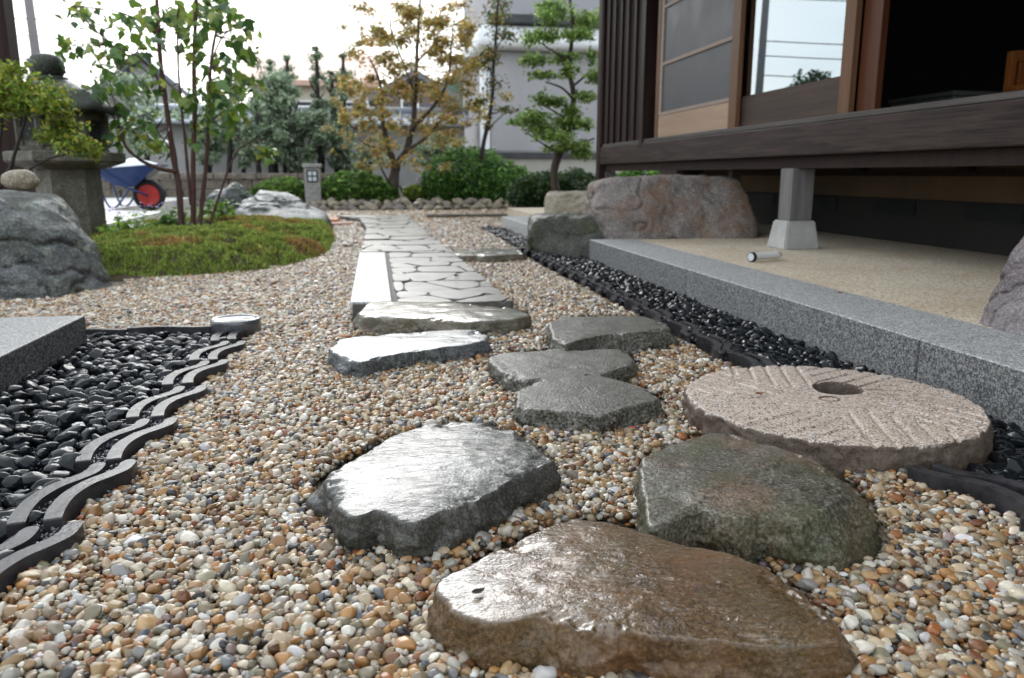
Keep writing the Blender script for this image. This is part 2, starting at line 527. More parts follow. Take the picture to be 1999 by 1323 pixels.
def stone(label, top, z, base=None, mat=None, seed=0, flare=0.008, dome=0.003, side=0.009, group=None, rag=0.004, sm=1, edge=0.004, name='stepping_stone', wob=0.0022, lean=(0, 0)):
    TP = np.array([G(x, y, z) for x, y in top])
    c = TP[:, :2].mean(0)
    N = 400
    th = np.linspace(0, 2 * math.pi, N, endpoint=False)
    rt = csmooth(poly_radius(TP, c, th), sm)
    if base is not None:
        rb = np.maximum(csmooth(poly_radius(np.array([G(x, y, 0.0) for x, y in base]), c, th), 8), rt * 0.97)
    else:
        rb = rt + flare
    cs = np.stack([np.cos(th), np.sin(th)], 1)
    rt = rt + rag * fbm(np.concatenate([cs * 4.0, np.full((N, 1), seed * 3.1)], 1), seed, 5, 0.6)
    rings, zz, isside = [], [], []
    for s in np.concatenate([np.linspace(0.0, 0.92, 46), np.linspace(0.93, 1.0, 10)])[1:]:
        rings.append(rt * s)
        e = max(0.0, (s - 0.95) / 0.05)
        zz.append(np.full(N, z + dome * (1 - s * s) - edge * e ** 3)); isside.append(0.0)
    for q in np.linspace(0, 1, 27)[1:]:
        rings.append(rt + (rb - rt) * q ** 1.1 + 0.004 * math.sin(q * math.pi))
        zz.append(np.full(N, (z - edge) * (1 - q) + (-0.035) * q)); isside.append(min(1.0, q * 3))
    V = np.zeros((len(rings), N, 3))
    for i, (r, h_) in enumerate(zip(rings, zz)):
        V[i, :, 0] = c[0] + r * cs[:, 0]; V[i, :, 1] = c[1] + r * cs[:, 1]; V[i, :, 2] = h_
    sd_ = np.repeat(np.array(isside), N)
    V = V.reshape(-1, 3)
    W = V + np.array([seed * 1.7, seed * 0.9, 0])
    radial = np.concatenate([np.tile(cs, (len(rings), 1)), np.zeros((len(V), 1))], 1)
    ns = fbm(W * np.array([26, 26, 34]), seed, 4, 0.62)
    V += radial * (side * sd_ * (ns - 0.15 + 0.8 * np.abs(fbm(W * 11, seed + 9, 3))))[:, None]
    V[:, 2] += (1 - sd_) * wob * (fbm(W * 9, seed + 5, 4, 0.5) - 0.9 * np.clip(np.abs(fbm(W * np.array([14, 30, 14]), seed + 15, 2, 0.5)) - 0.45, 0, 1)) + sd_ * 0.003 * fbm(W * 40, seed + 3, 2)
    sr_ = np.repeat(np.array([np.clip((np.mean(r_ / rt) - 0.8) / 0.2, 0, 1) for r_ in rings]), N) * (1 - sd_)
    V[:, 2] -= 0.016 * sr_ * np.clip(fbm(W * 16, seed + 27, 4, 0.55) - 0.30, 0, 1)
    V[:, 2] += (V[:, 0] - c[0]) * lean[0] + (V[:, 1] - c[1]) * lean[1]
    cz = np.array([[c[0], c[1], V[:N, 2].mean()]])
    V = np.concatenate([cz, V])
    F = [(0, 1 + k, 1 + (k + 1) % N) for k in range(N)]
    for i in range(len(rings) - 1):
        for k in range(N):
            a, b_ = 1 + i * N + k, 1 + i * N + (k + 1) % N
            F.append((a, a + N, b_ + N, b_))
    o = mk(name, (V, F), mat, smooth=True)
    tag(o, label, 'stepping stone' if name == 'stepping_stone' else 'slab', group)
    FOOT.append(np.stack([c[0] + (rb - 0.006) * cs[:, 0], c[1] + (rb - 0.006) * cs[:, 1]], 1)[::4])
    return o
GS = 'stepping stones in the gravel'
M['stone_a'] = rock_mat('stone_brown_wet', (0.03, 0.021, 0.013), (0.088, 0.052, 0.025), (0.125, 0.08, 0.042), 5, 1.0, 0.2, (-0.55, 85, 1.15), 0.8, 200, rust=0.5, rough=(0.14, 0.4), bumpd=0.004, speck=0.5, coatr=0.06, cior=1.6)
M['stone_b'] = rock_mat('stone_slate_wet', (0.031, 0.02852, 0.0248), (0.0558, 0.0527, 0.0465), (0.0806, 0.0744, 0.062), 6, 0.7, 0.15, (0.25, 85, 1.5), 0.9, 230, rough=(0.12, 0.32), bumpd=0.0035, speck=0.5, cior=1.42, coatr=0.13)
M['stone_c'] = rock_mat('stone_mossy', (0.0429, 0.039, 0.0312), (0.0858, 0.0741, 0.0546), (0.1326, 0.117, 0.0936), 7, 0.5, 0.55, None, 0.8, 190, rust=0.35, rough=(0.25, 0.55), bumpd=0.004, speck=0.8, gb=2.0, coatr=0.2)
M['stone_d'] = rock_mat('stone_grainy', (0.0525, 0.0476, 0.0385), (0.0945, 0.0854, 0.07), (0.133, 0.1225, 0.105), 6, 0.45, 0.2, None, 0.9, 170, rough=(0.3, 0.55), bumpd=0.004, speck=0.9, gb=3.0, coatr=0.32)
M['stone_g'] = rock_mat('stone_blue_grey', (0.05525, 0.0572, 0.0572), (0.091, 0.09425, 0.0962), (0.13, 0.1333, 0.1365), 7, 0.9, 0.3, None, 0.6, 200, rough=(0.25, 0.48), bumpd=0.004, speck=0.7, gb=1.8, coatr=0.2)
M['stone_h'] = rock_mat('stone_buff_wet', (0.06375, 0.05625, 0.0435), (0.12, 0.105, 0.07875), (0.1725, 0.1537, 0.1237), 6, 0.9, 0.25, (0.05, 45, 0.4), 0.5, 230, rust=0.25, rough=(0.15, 0.4), bumpd=0.003, speck=0.5)

stone('large wet brown stone nearest the viewer with a dark leaf scrap on it',
      [(848, 1150), (862, 1125), (930, 1085), (1000, 1060), (1060, 1030), (1120, 1008), (1180, 1012), (1250, 1035), (1330, 1060), (1430, 1075), (1500, 1105), (1560, 1150), (1620, 1195), (1645, 1225), (1640, 1250), (1590, 1260), (1500, 1262), (1420, 1252), (1300, 1240), (1180, 1235), (1100, 1215), (1040, 1205), (990, 1218), (950, 1220), (905, 1208), (870, 1190)],
      0.055, [(838, 1190), (850, 1250), (900, 1300), (960, 1320), (1300, 1335), (1600, 1345), (1668, 1320), (1660, 1230), (1560, 1130), (1400, 1060), (1180, 1000), (1060, 1020), (900, 1095)], M['stone_a'], 1, group=GS, side=0.008)
stone('shiny pale wet stone left of the mossy stone, mirroring the sky',
      [(628, 930), (687, 895), (770, 848), (838, 826), (913, 822), (982, 826), (1013, 840), (1035, 858), (1061, 880), (1088, 899), (1050, 914), (1005, 935), (958, 962), (918, 983), (865, 1000), (812, 1017), (780, 1012), (751, 1000), (727, 997), (700, 1009), (674, 1007), (653, 983), (648, 959)],
      0.06, [(604, 940), (604, 992), (674, 1054), (785, 1083), (891, 1074), (975, 1015), (1050, 985), (1101, 955), (1095, 905), (1030, 850), (900, 820), (760, 850), (650, 905)], M['stone_b'], 2, group=GS, dome=0.004)
stone('thick mossy brown stone touching the millstone',
      [(1255, 890), (1300, 868), (1345, 855), (1382, 842), (1430, 846), (1500, 865), (1590, 890), (1635, 920), (1655, 955), (1635, 985), (1600, 1008), (1560, 1018), (1525, 1013), (1480, 1010), (1445, 1015), (1400, 1003), (1350, 992), (1320, 1012), (1290, 1028), (1268, 1026), (1262, 1000), (1255, 960), (1248, 920)],
      0.066, [(1238, 905), (1240, 960), (1258, 1036), (1340, 1062), (1440, 1078), (1540, 1112), (1650, 1124), (1735, 1090), (1751, 1040), (1705, 965), (1640, 915), (1500, 868), (1380, 846), (1270, 880)], M['stone_c'], 3, group=GS, dome=0.005, side=0.009, wob=0.004, sm=8)
stone('grainy rounded grey brown stone in front of the flat overlapping one',
      [(1010, 760), (1057, 737), (1110, 730), (1157, 729), (1197, 738), (1257, 755), (1290, 779), (1246, 790), (1195, 802), (1175, 811), (1130, 806), (1083, 801), (1040, 798), (1009, 793)],
      0.046, [(1004, 775), (1006, 818), (1101, 836), (1160, 845), (1212, 850), (1262, 825), (1308, 806), (1303, 775), (1240, 745), (1150, 728), (1040, 738)], M['stone_d'], 4, group=GS)
stone('flat grainy grey stone with ragged left end, behind its rounder neighbour',
      [(951, 698), (975, 687), (1064, 681), (1150, 680), (1212, 681), (1237, 700), (1236, 712), (1197, 722), (1168, 733), (1101, 738), (1023, 740), (990, 733), (965, 715)],
      0.04, [(948, 705), (975, 735), (1030, 750), (1170, 755), (1230, 744), (1250, 722), (1240, 690), (1150, 680), (1000, 684)], M['stone_d'], 5, group=GS, rag=0.006)
stone('thick grey stone with dark mossy front near the right tile edging',
      [(1070, 629), (1101, 618), (1180, 615), (1257, 616), (1303, 630), (1306, 641), (1249, 648), (1210, 652), (1168, 654), (1131, 663), (1105, 672), (1079, 659)],
      0.058, [(1068, 650), (1110, 692), (1227, 694), (1290, 690), (1330, 680), (1322, 650), (1290, 626), (1180, 616), (1080, 625)], M['stone_d'], 6, group=GS, side=0.01, rag=0.006)
stone('long blue grey stone lying in front of the path slab',
      [(642, 678), (660, 662), (700, 655), (768, 650), (850, 645), (930, 642), (955, 655), (950, 664), (920, 671), (842, 681), (790, 687), (750, 694), (705, 706), (680, 700), (655, 690)],
      0.05, [(640, 690), (645, 714), (694, 727), (750, 721), (842, 698), (900, 690), (962, 680), (955, 650), (850, 644), (700, 654)], M['stone_g'], 7, group=GS)
stone('long flat buff stone laid across the near end of the path',
      [(700, 611), (712, 595), (724, 588), (800, 587), (879, 590), (950, 595), (1009, 602), (1036, 614), (1010, 622), (946, 626), (905, 628), (840, 622), (768, 619), (712, 619)],
      0.055, [(678, 625), (692, 654), (760, 648), (860, 645), (960, 645), (1040, 643), (1042, 615), (980, 598), (860, 588), (715, 592)], M['stone_h'], 8, group=GS, rag=0.003, side=0.008)
stone('flat wet slab jutting from the right side of the path',
      [(868, 489), (905, 485), (960, 484), (1005, 486), (1024, 492), (1020, 495), (960, 498), (890, 498)],
      0.042, None, M['stone_h'], 9, name='side_slab', rag=0.003)

# ------------------------------------------------------------------ millstone
MC, MR, MZ = np.array([0.89, 1.398]), 0.283, 0.056
HOLE = np.array([0.957, 1.472])
HR = 0.050
def millstone_heights(X, Y):
    x, y = X - MC[0], Y - MC[1]
    r = np.hypot(x, y)
    a = np.arctan2(y, x) + 0.35
    sec = 2 * math.pi / 8
    k = np.floor(a / sec)
    la = a - (k + 0.0) * sec                        # angle inside its sector
    # furrows of each sector run parallel to the sector's leading edge
    u = r * np.sin(la)
    g_ = np.abs(((u / 0.037) % 1.0) - 0.5) * 2       # 0 at furrow centre
    depth = np.clip((0.30 - g_) / 0.2, 0, 1)
    fade = np.clip((r - 0.085) / 0.04, 0, 1) * (r < MR + 0.01)
    h_ = -0.0042 * depth * fade
    dip = np.exp(-(((x + 0.02) / 0.11) ** 2 + ((y - 0.05) / 0.035) ** 2))
    return h_ - 0.004 * dip
N = 384
th = np.linspace(0, 2 * math.pi, N, endpoint=False)
cs = np.stack([np.cos(th), np.sin(th)], 1)
edge_r = MR + 0.0025 * fbm(np.concatenate([cs * 9, np.zeros((N, 1))], 1), 31, 5, 0.6) - 0.006 * np.clip(fbm(np.concatenate([cs * 6, np.ones((N, 1))], 1), 33, 3) - 0.25, 0, 1)
rows = []
# top: rings blend from the hole's rim (off centre) to the outer edge
for s in np.linspace(0, 1, 110):
    ctr = HOLE * (1 - s) + MC * s
    rr = HR * (1 - s) + edge_r * s
    XY = ctr + rr[:, None] * cs
    zz = MZ + millstone_heights(XY[:, 0], XY[:, 1])
    zz = zz - 0.004 * max(0, (s - 0.975) / 0.025) ** 2 - (0.003 if s == 0 else 0)
    rows.append(np.concatenate([XY, zz[:, None]], 1))
for q in np.linspace(0, 1, 16)[1:]:
    rr = edge_r + 0.004 * math.sin(q * 2.6) + 0.0045 * fbm(np.concatenate([cs * 12, np.full((N, 1), q * 4)], 1), 41, 4, 0.6)
    XY = MC + rr[:, None] * cs
    zz = np.full(N, (MZ - 0.004) * (1 - q) - 0.03 * q)
    rows.append(np.concatenate([XY, zz[:, None]], 1))
wall_rows = [rows[0]]
for q in np.linspace(0, 1, 6)[1:]:
    XY = HOLE + HR * (1 - 0.08 * q) * cs
    wall_rows.append(np.concatenate([XY, np.full((N, 1), MZ - 0.003 - 0.075 * q)], 1))
allr = wall_rows[::-1] + rows[1:]
V = np.concatenate(allr)
F = []
for i in range(len(allr) - 1):
    for k in range(N):
        F.append((i * N + k, (i + 1) * N + k, (i + 1) * N + (k + 1) % N, i * N + (k + 1) % N))
t = NT('millstone_granite')
v = t.co()
vo = t.n('ShaderNodeTexVoronoi', Vector=v, Scale=430.0)
sep = t.n('ShaderNodeSeparateColor'); t.t.links.new(vo.outputs['Color'], sep.inputs[0])
base = t.ramp(sep.outputs[0], [(0.12, (0.20, 0.14, 0.11)), (0.4, (0.41, 0.31, 0.24)), (0.7, (0.54, 0.44, 0.36)), (0.95, (0.46, 0.44, 0.42))])
vo2 = t.n('ShaderNodeTexVoronoi', Vector=v, Scale=300.0)
sep2 = t.n('ShaderNodeSeparateColor'); t.t.links.new(vo2.outputs['Color'], sep2.inputs[0])
base = t.mix(t.ramp(sep2.outputs[1], [(0.86, 0.0), (0.9, 0.85)]), base, (0.035, 0.03, 0.028))
st = t.noise(v, 9.0, 7, 0.65)
base = t.mix(t.ramp(st, [(0.45, 0.0), (0.75, 0.45)]), base, (0.21, 0.15, 0.11))
# the rim is unworked, weathered and wet: browner
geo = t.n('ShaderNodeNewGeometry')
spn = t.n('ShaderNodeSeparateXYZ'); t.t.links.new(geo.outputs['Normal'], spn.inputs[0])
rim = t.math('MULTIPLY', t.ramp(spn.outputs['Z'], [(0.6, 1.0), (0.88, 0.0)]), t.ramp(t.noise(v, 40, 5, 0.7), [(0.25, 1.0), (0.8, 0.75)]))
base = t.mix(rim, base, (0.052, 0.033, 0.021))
t.P(Base_Color=base, Roughness=t.ramp(st, [(0.3, 0.4), (0.7, 0.65)]), Specular_IOR_Level=0.3)
t.bump((t.noise(v, 160, 4, 0.7), 0.5, 0.003), (st, 0.2, 0.004), (t.noise(v, 45, 5, 0.65), 0.35, 0.004))
ms = empty('millstone', (MC[0], MC[1], 0))
tag(ms, 'round pinkish granite millstone with radial grooves and a dark hole', 'millstone')
disc = mk('disc', (V, F), t.m, ms, smooth=True)
M['rust'] = simple_mat('wet_rust', (0.10, 0.055, 0.025), 0.35, 0.4, 60, bump=0.3)
pin = MC + np.array([0.0, -0.002])
prof = [(0.0005, -0.0005), (0.013, -0.0005), (0.015, 0.0), (0.017, 0.0012), (0.0195, 0.0016), (0.021, 0.0006), (0.0215, -0.02)]
mk('pin_socket', lathe(prof, 40, (pin[0], pin[1], MZ - 0.001)), M['rust'], ms, smooth=True)
M['hole_water'] = simple_mat('hole_water', (0.012, 0.010, 0.008), 0.05, 0.2, 6, bump=0.0)
mk('hole_water', lathe([(0.0005, -0.035), (0.0455, -0.035), (0.0455, -0.036)], 40, (HOLE[0], HOLE[1], MZ)), M['hole_water'], ms)
FOOT.append(MC + (MR - 0.004) * cs[::8])

# ------------------------------------------------------------------ kerb, terrace, granite blocks
KX, KZ, KI = 1.252, 0.120, 1.525
def shade_sides(o, side):                    # honed top, bush-hammered faces with side shade painted into their darker colour
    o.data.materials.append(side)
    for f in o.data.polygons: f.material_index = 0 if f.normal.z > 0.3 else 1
kerb_cuts = [0.25, 1.62, 3.05, 4.56]
for a, b_, lb in zip(kerb_cuts[:-1], kerb_cuts[1:], ('nearest the viewer, beside the millstone', 'in the middle of the terrace edge', 'at the far end, next to the dark rock')):
    V, F = box(KX, KI, a + 0.0015, b_ - 0.0015, -0.08, KZ, 0.005, 3)
    ko = mk('granite_kerb', (V, F), M['granite_grey']); shade_sides(ko, M['granite_side'])
    tag(ko, 'long grey granite kerb block ' + lb, 'kerb', 'granite kerb along the terrace')
tag(mk('granite_block', box(1.20, 1.62, 5.75, 7.55, -0.06, 0.104, 0.005), M['granite_pale']), 'pale granite block behind the dark rock by the far pebbles', 'stone block')
gb_ = mk('granite_block', box(-1.75, -0.838, 0.9, 2.408, -0.06, 0.102, 0.004), M['granite_dark']); shade_sides(gb_, M['granite_dark_side'])
tag(gb_, 'dark speckled granite step block at the left by black pebbles', 'stone block')
t = NT('terrace_aggregate')
v = t.co()
vo = t.n('ShaderNodeTexVoronoi', Vector=v, Scale=150.0)
sep = t.n('ShaderNodeSeparateColor'); t.t.links.new(vo.outputs['Color'], sep.inputs[0])
n1 = t.noise(v, 2.2, 6, 0.6)
base = t.ramp(sep.outputs[0], [(0.1, (0.32, 0.25, 0.17)), (0.45, (0.50, 0.415, 0.305)), (0.9, (0.62, 0.55, 0.45))])
base = t.mix(t.ramp(n1, [(0.45, 0.0), (0.72, 0.55)]), base, (0.36, 0.25, 0.14))
t.P(Base_Color=base, Roughness=0.75)
t.bump((vo.outputs['Distance'], 0.5, -0.004), (t.noise(v, 220, 3, 0.6), 0.4, 0.002))
M['terrace'] = t.m
tag(mk('terrace', box(KI + 0.002, 6.2, -0.4, 9.2, -0.07, KZ - 0.004), M['terrace']), kind='structure')

# ------------------------------------------------------------------ roof tiles set on edge as borders
prof_l = np.array([(0.0, 0.0), (-0.008, 0.042), (-0.009, 0.090), (0.004, 0.135), (0.024, 0.164), (0.038, 0.190), (0.038, 0.222)])
def wavy_tile(profile, w, h_):
    """a pantile standing on its edge: S-shaped in plan"""
    c = spline(np.concatenate([profile, np.zeros((len(profile), 1))], 1), 5)[:, :2]
    d = np.gradient(c, axis=0)
    d /= np.linalg.norm(d, axis=1)[:, None] + 1e-9
    n_ = np.stack([-d[:, 1], d[:, 0]], 1)
    left, right = c + n_ * w / 2, c - n_ * w / 2
    # rounded hook at the far end
    tip = [c[-1] + d[-1] * w * 0.45 * math.cos(a) + n_[-1] * w * 0.5 * math.sin(a) for a in (-0.9, -0.45, 0, 0.45, 0.9)]
    poly = np.concatenate([right, np.array(tip), left[::-1]])
    return prism(poly, -0.03, h_, 0.0022, 2)
T_OUT = mk('edging_tile', wavy_tile(prof_l, 0.0235, 0.030), M['tile'], origin=(0, 0, 0))
T_IN = T_OUT
GL = 'roof tiles edging the left pebble bed'
first = True
def place_tile(x, y, z, rz, label, group, sy=1.0, mirror=1.0):
    global first
    if first:
        o = T_OUT; o.location = (x, y, z); WPOS[o] = np.array([x, y, z]); o.rotation_euler = (0, 0, rz); o.scale = (mirror, sy, 1); first = False
    else:
        o = instance(T_OUT, 'edging_tile', None, (x, y, z), (0, 0, rz), (mirror, sy, 1))
    return tag(o, label, 'roof tile', group)
EDGE_L = []
for k in range(-1, 6):
    y0 = 1.113 + 0.245 * (k)
    x0 = -0.458 + 0.0065 * k
    for dx, which in ((0.0, 'gravel side'), (-0.046, 'pebble side')):
        if k == 5 and dx == 0: y0 -= 0.0
        place_tile(x0 + dx + rng.normal(0, 0.0015), y0 + (-0.004 if dx else 0) + rng.normal(0, 0.003), rng.normal(0, 0.0012), rng.normal(0, 0.012),
                   'wavy dark roof tile on edge beside the left pebble bed, ' + which + ' row', GL)
# the top border of the left bed: slimmer tiles laid across
for (xa, xb, yb, sgn, lb) in ((-0.905, -0.775, 2.535, 1, 'next to the granite block'), (-0.77, -0.525, 2.545, 1, 'next to the round disc')):
    for dy in (0.0, 0.022):
        L = xb - xa
        pr = np.array([(0, 0), (0.012, L * 0.2), (0.010, L * 0.45), (-0.006, L * 0.7), (-0.012, L * 0.9), (-0.010, L)])
        V, F = wavy_tile(pr, 0.016, 0.036 - dy * 0.2)
        V2 = np.stack([xa + V[:, 1], yb + dy + V[:, 0] * sgn, V[:, 2]], 1)
        F = [f[::-1] for f in F]
        tag(mk('edging_tile', (V2, F), M['tile']), ('front' if dy == 0 else 'rear') + ' slim wavy tile closing the left pebble bed, ' + lb, 'roof tile', 'slim tiles across the left pebble bed')
# round end-cap tile (a shallow dish)
prof = [(0.0005, 0.050), (0.05, 0.0505), (0.062, 0.052), (0.066, 0.056), (0.071, 0.0575), (0.0745, 0.056), (0.076, 0.050), (0.076, -0.02)]
tag(mk('round_tile', lathe(prof, 64, (-0.447, 2.545, 0.0)), simple_mat('tile_silver', (0.06, 0.062, 0.066), 0.2, 0.5, 25, bump=0.35, bd=0.004, coat=0.9), smooth=True), 'round dark tile disc at the corner of the left pebble bed', 'roof tile')
# right border: same tiles mirrored
GR = 'roof tiles edging the right pebble bed'
EDGE_R = []
y = 1.70
k = 0
while y < 5.1:
    f = (y - 1.7) / 2.4
    x0 = 0.905 + 0.012 * f
    for dx, which in ((0.0, 'gravel side'), (0.036, 'pebble side')):
        place_tile(x0 + 0.032 + dx + rng.normal(0, 0.0015), y + 0.225 + rng.normal(0, 0.003), rng.normal(0, 0.0012), math.pi + rng.normal(0, 0.012),
                   'wavy dark roof tile on edge beside the right pebble bed, ' + which + ' row', GR, 1.0, 0.85)
    y += 0.238
for k in range(3):                                           # the run goes on past the millstone
    for dx in (0.0, 0.044):
        place_tile(0.925 + dx + 0.03 * k, 1.06 - 0.2 * k - 0.14, 0.0, 0.16, 'dark roof tile on edge just in front of the millstone at the right', 'roof tiles in front of the millstone', 0.8, -1.0)

# ------------------------------------------------------------------ the paved path
M['path_stone'] = rock_mat('path_stone', (0.075, 0.07, 0.062), (0.13, 0.122, 0.108), (0.19, 0.178, 0.16), 5, 0.5, 0.0, (0.1, 40, 0.5), 0.5, 200, rough=(0.3, 0.5), bumpd=0.003, speck=0.4, rust=0.2, coatr=0.3, ovar=0.75)
M['mortar'] = simple_mat('dark_mortar', (0.085, 0.078, 0.068), 0.7, 0.4, 30, bump=0.5)
def path_r(y): return 0.490 - 0.024 * (y - 2.8)
PATH = [(-0.103, 2.80), (path_r(2.8), 2.80), (path_r(8.5), 8.5), (0.33, 9.15), (-0.45, 9.2), (-0.16, 8.3), (-0.094, 7.0)]
path = mk('path', prism([(-0.094, 2.86), (path_r(2.86) - 0.012, 2.80), (path_r(8.5) - 0.012, 8.5), (0.31, 9.1), (-0.42, 9.15), (-0.14, 8.3), (-0.086, 7.0)], -0.05, 0.039), M['mortar'])
tag(path, kind='structure')
FOOT.append(np.array(PATH))
SLAB = mk('path_slab', box(-0.103, 0.047, 2.868, 4.74, -0.02, 0.0475, 0.004), M['granite_pale'], path)
def clip_poly(poly, a, b_, c):                # keep a*x+b*y<=c
    out = []
    for i in range(len(poly)):
        p, q = poly[i], poly[(i + 1) % len(poly)]
        dp, dq = a * p[0] + b_ * p[1] - c, a * q[0] + b_ * q[1] - c
        if dp <= 0: out.append(p)
        if dp * dq < 0:
            t_ = dp / (dp - dq)
            out.append((p[0] + (q[0] - p[0]) * t_, p[1] + (q[1] - p[1]) * t_))
    return out
def shrink(poly, d):
    poly = np.array(poly)
    a = sum(poly[i][0] * poly[(i + 1) % len(poly)][1] - poly[(i + 1) % len(poly)][0] * poly[i][1] for i in range(len(poly)))
    if a < 0: poly = poly[::-1]
    out = [tuple(p) for p in poly]
    for i in range(len(poly)):
        p, q = poly[i], poly[(i + 1) % len(poly)]
        e = q - p
        L = np.hypot(*e)
        if L < 1e-6: continue
        n_ = np.array([e[1], -e[0]]) / L
        out = clip_poly(out, n_[0], n_[1], n_ @ p - d)
        if len(out) < 3: return []
    return out
def crazy(region, sx, sy, seed, gap):
    r = np.random.default_rng(seed)
    reg = np.array(region)
    x0, x1, y0, y1 = reg[:, 0].min(), reg[:, 0].max(), reg[:, 1].min(), reg[:, 1].max()
    pts = []
    yy, row = y0 - sy, 0
    while yy < y1 + sy:
        xx = x0 - sx + (row % 2) * sx / 2
        while xx < x1 + sx:
            pts.append((xx + r.uniform(-.36, .36) * sx, yy + r.uniform(-.36, .36) * sy))
            xx += sx
        yy += sy; row += 1
    pts = np.array(pts)
    cells = []
    for i, p in enumerate(pts):
        poly = [tuple(q) for q in region]
        d = np.hypot(pts[:, 0] - p[0], pts[:, 1] - p[1])
        for j in np.argsort(d)[1:18]:
            q = pts[j]
            n_ = q - p
            poly = clip_poly(poly, n_[0], n_[1], n_ @ (p + q) / 2)
            if len(poly) < 3: break
        if len(poly) >= 3:
            s_ = shrink(poly, gap * r.uniform(0.3, 2.2))
            if len(s_) >= 3: cells.append(s_)
    return cells
cells = crazy([(0.062, 2.80), (path_r(2.8), 2.80), (path_r(4.78), 4.78), (0.062, 4.78)], 0.19, 0.25, 5, 0.0024)
cells += crazy([(-0.1, 4.78), (path_r(4.78), 4.78), (path_r(8.5), 8.5), (0.33, 9.15), (-0.45, 9.2), (-0.16, 8.3), (-0.092, 7.0)], 0.24, 0.34, 8, 0.0028)
for c_ in cells:
    c_ = np.array(c_)
    # knock the corners irregular
    m_ = c_.mean(0)
    pts = []
    for i in range(len(c_)):
        p, q = c_[i], c_[(i + 1) % len(c_)]
        if np.hypot(*(q - p)) < 0.012: pts.append((p + q) / 2); continue
        for f in (0.12, 0.4, 0.7):
            w = p + (q - p) * f
            pts.append(w + (m_ - w) * abs(rng.normal(0, 0.022)))
    if len(pts) < 5: continue
    z1 = 0.046 + rng.normal(0, 0.0022)
    mk('paving_stone', prism(pts, -0.02, z1, 0.003, 1), M['path_stone'], path, smooth=False)
# low stone strip closing the gravel at the far end
tag(mk('stone_strip', box(0.58, 2.1, 9.2, 9.3, -0.03, 0.045, 0.008), M['stone_h']), 'low stone edging strip across the far gravel', 'edging')

# ------------------------------------------------------------------ boulders: rounded convex bodies with fractured faces
def boulder(name, label, pts, mat, seed=0, sub=6, p=16, amp=0.03, freq=4.0, cracks=0.0, cat_='rock', group=None, strata=0.0, parent=None):
    pts = np.asarray(pts, float)
    bm = bmesh.new()
    for q in pts: bm.verts.new(q)
    bmesh.ops.convex_hull(bm, input=bm.verts[:])
    bm.normal_update()
    c = (pts.min(0) + pts.max(0)) / 2
    pl = []
    for f in bm.faces:
        n_ = np.array(f.normal[:]); dd = n_ @ (np.array(f.calc_center_median()[:]) - c)
        if dd < 0: n_, dd = -n_, -dd
        if f.calc_area() > 1e-7: pl.append((n_, max(dd, 1e-3)))
    bm.free()
    D, F = ico(sub)
    q = np.zeros(len(D))
    for n_, dd in pl:
        q += np.clip(D @ n_ / dd, 0, None) ** p
    r = q ** (-1.0 / p)
    V = c + D * r[:, None]
    W = V * freq + seed * 5.3
    size = np.linalg.norm(pts.max(0) - pts.min(0))
    n1 = fbm(W, seed, 6, 0.52)
    ridge = 1 - np.abs(fbm(W * 0.9 + 7, seed + 4, 4, 0.5))
    disp = amp * (n1 + 0.6 * (ridge - 0.7))
    if cracks:
        cr = np.abs(fbm(W * np.array([0.6, 0.6, 1.1]) + 19, seed + 8, 3, 0.5))
        disp -= cracks * np.exp(-(cr / 0.045) ** 2)
    if strata:
        disp += strata * np.abs(np.sin(V[:, 2] * 46 + 4 * fbm(W * 0.6, seed + 2, 3)))
    fine = fbm(W * 4.5, seed + 21, 4, 0.6)
    fac = np.abs(fbm(W * 1.7 + 31, seed + 23, 3, 0.5))
    disp += amp * (0.12 * fine - 0.3 * fac)
    V = V + D * disp[:, None]
    o = mk(name, (V, F), mat, parent, smooth=True)
    if label: tag(o, label, cat_, group)
    return o
def W3(lst):                               # (px, py, Y) triples
    return np.array([PY(*a) for a in lst])
M['rock_left'] = rock_mat('rock_blue_grey', (0.028, 0.029, 0.028), (0.078, 0.08, 0.078), (0.17, 0.175, 0.175), 4, 0.25, 0.4, None, 1.2, 90, lichen=0.55, bumpd=0.012, rough=(0.25, 0.6), speck=0.4)
M['rock_pink'] = rock_mat('rock_dry_pinkish', (0.10, 0.085, 0.075), (0.19, 0.165, 0.15), (0.28, 0.25, 0.235), 4, 0.0, 0.0, None, 1.0, 120, rust=0.55, bumpd=0.010, rough=(0.6, 0.9), speck=0.5)
M['rock_dark'] = rock_mat('rock_dark_mossy', (0.016, 0.0155, 0.012), (0.04, 0.038, 0.03), (0.09, 0.088, 0.08), 5, 0.15, 0.6, None, 1.0, 100, bumpd=0.012, rough=(0.4, 0.7), speck=0.5)
M['rock_purple'] = rock_mat('rock_purple_grey', (0.10, 0.082, 0.082), (0.17, 0.145, 0.145), (0.235, 0.21, 0.21), 6, 0.0, 0.0, None, 0.8, 150, bumpd=0.008, rough=(0.6, 0.9), speck=0.4)
M['rock_wet'] = rock_mat('rock_wet_grey', (0.022, 0.025, 0.027), (0.05, 0.058, 0.062), (0.10, 0.11, 0.115), 4, 0.12, 0.45, None, 1.5, 90, lichen=0.4, bumpd=0.02, rough=(0.25, 0.6), speck=0.4)
M['rock_tan'] = rock_mat('rock_tan', (0.14, 0.115, 0.08), (0.24, 0.2, 0.145), (0.32, 0.275, 0.21), 9, 0.2, 0.15, None, 0.8, 110, bumpd=0.008, rough=(0.4, 0.8), speck=0.4)

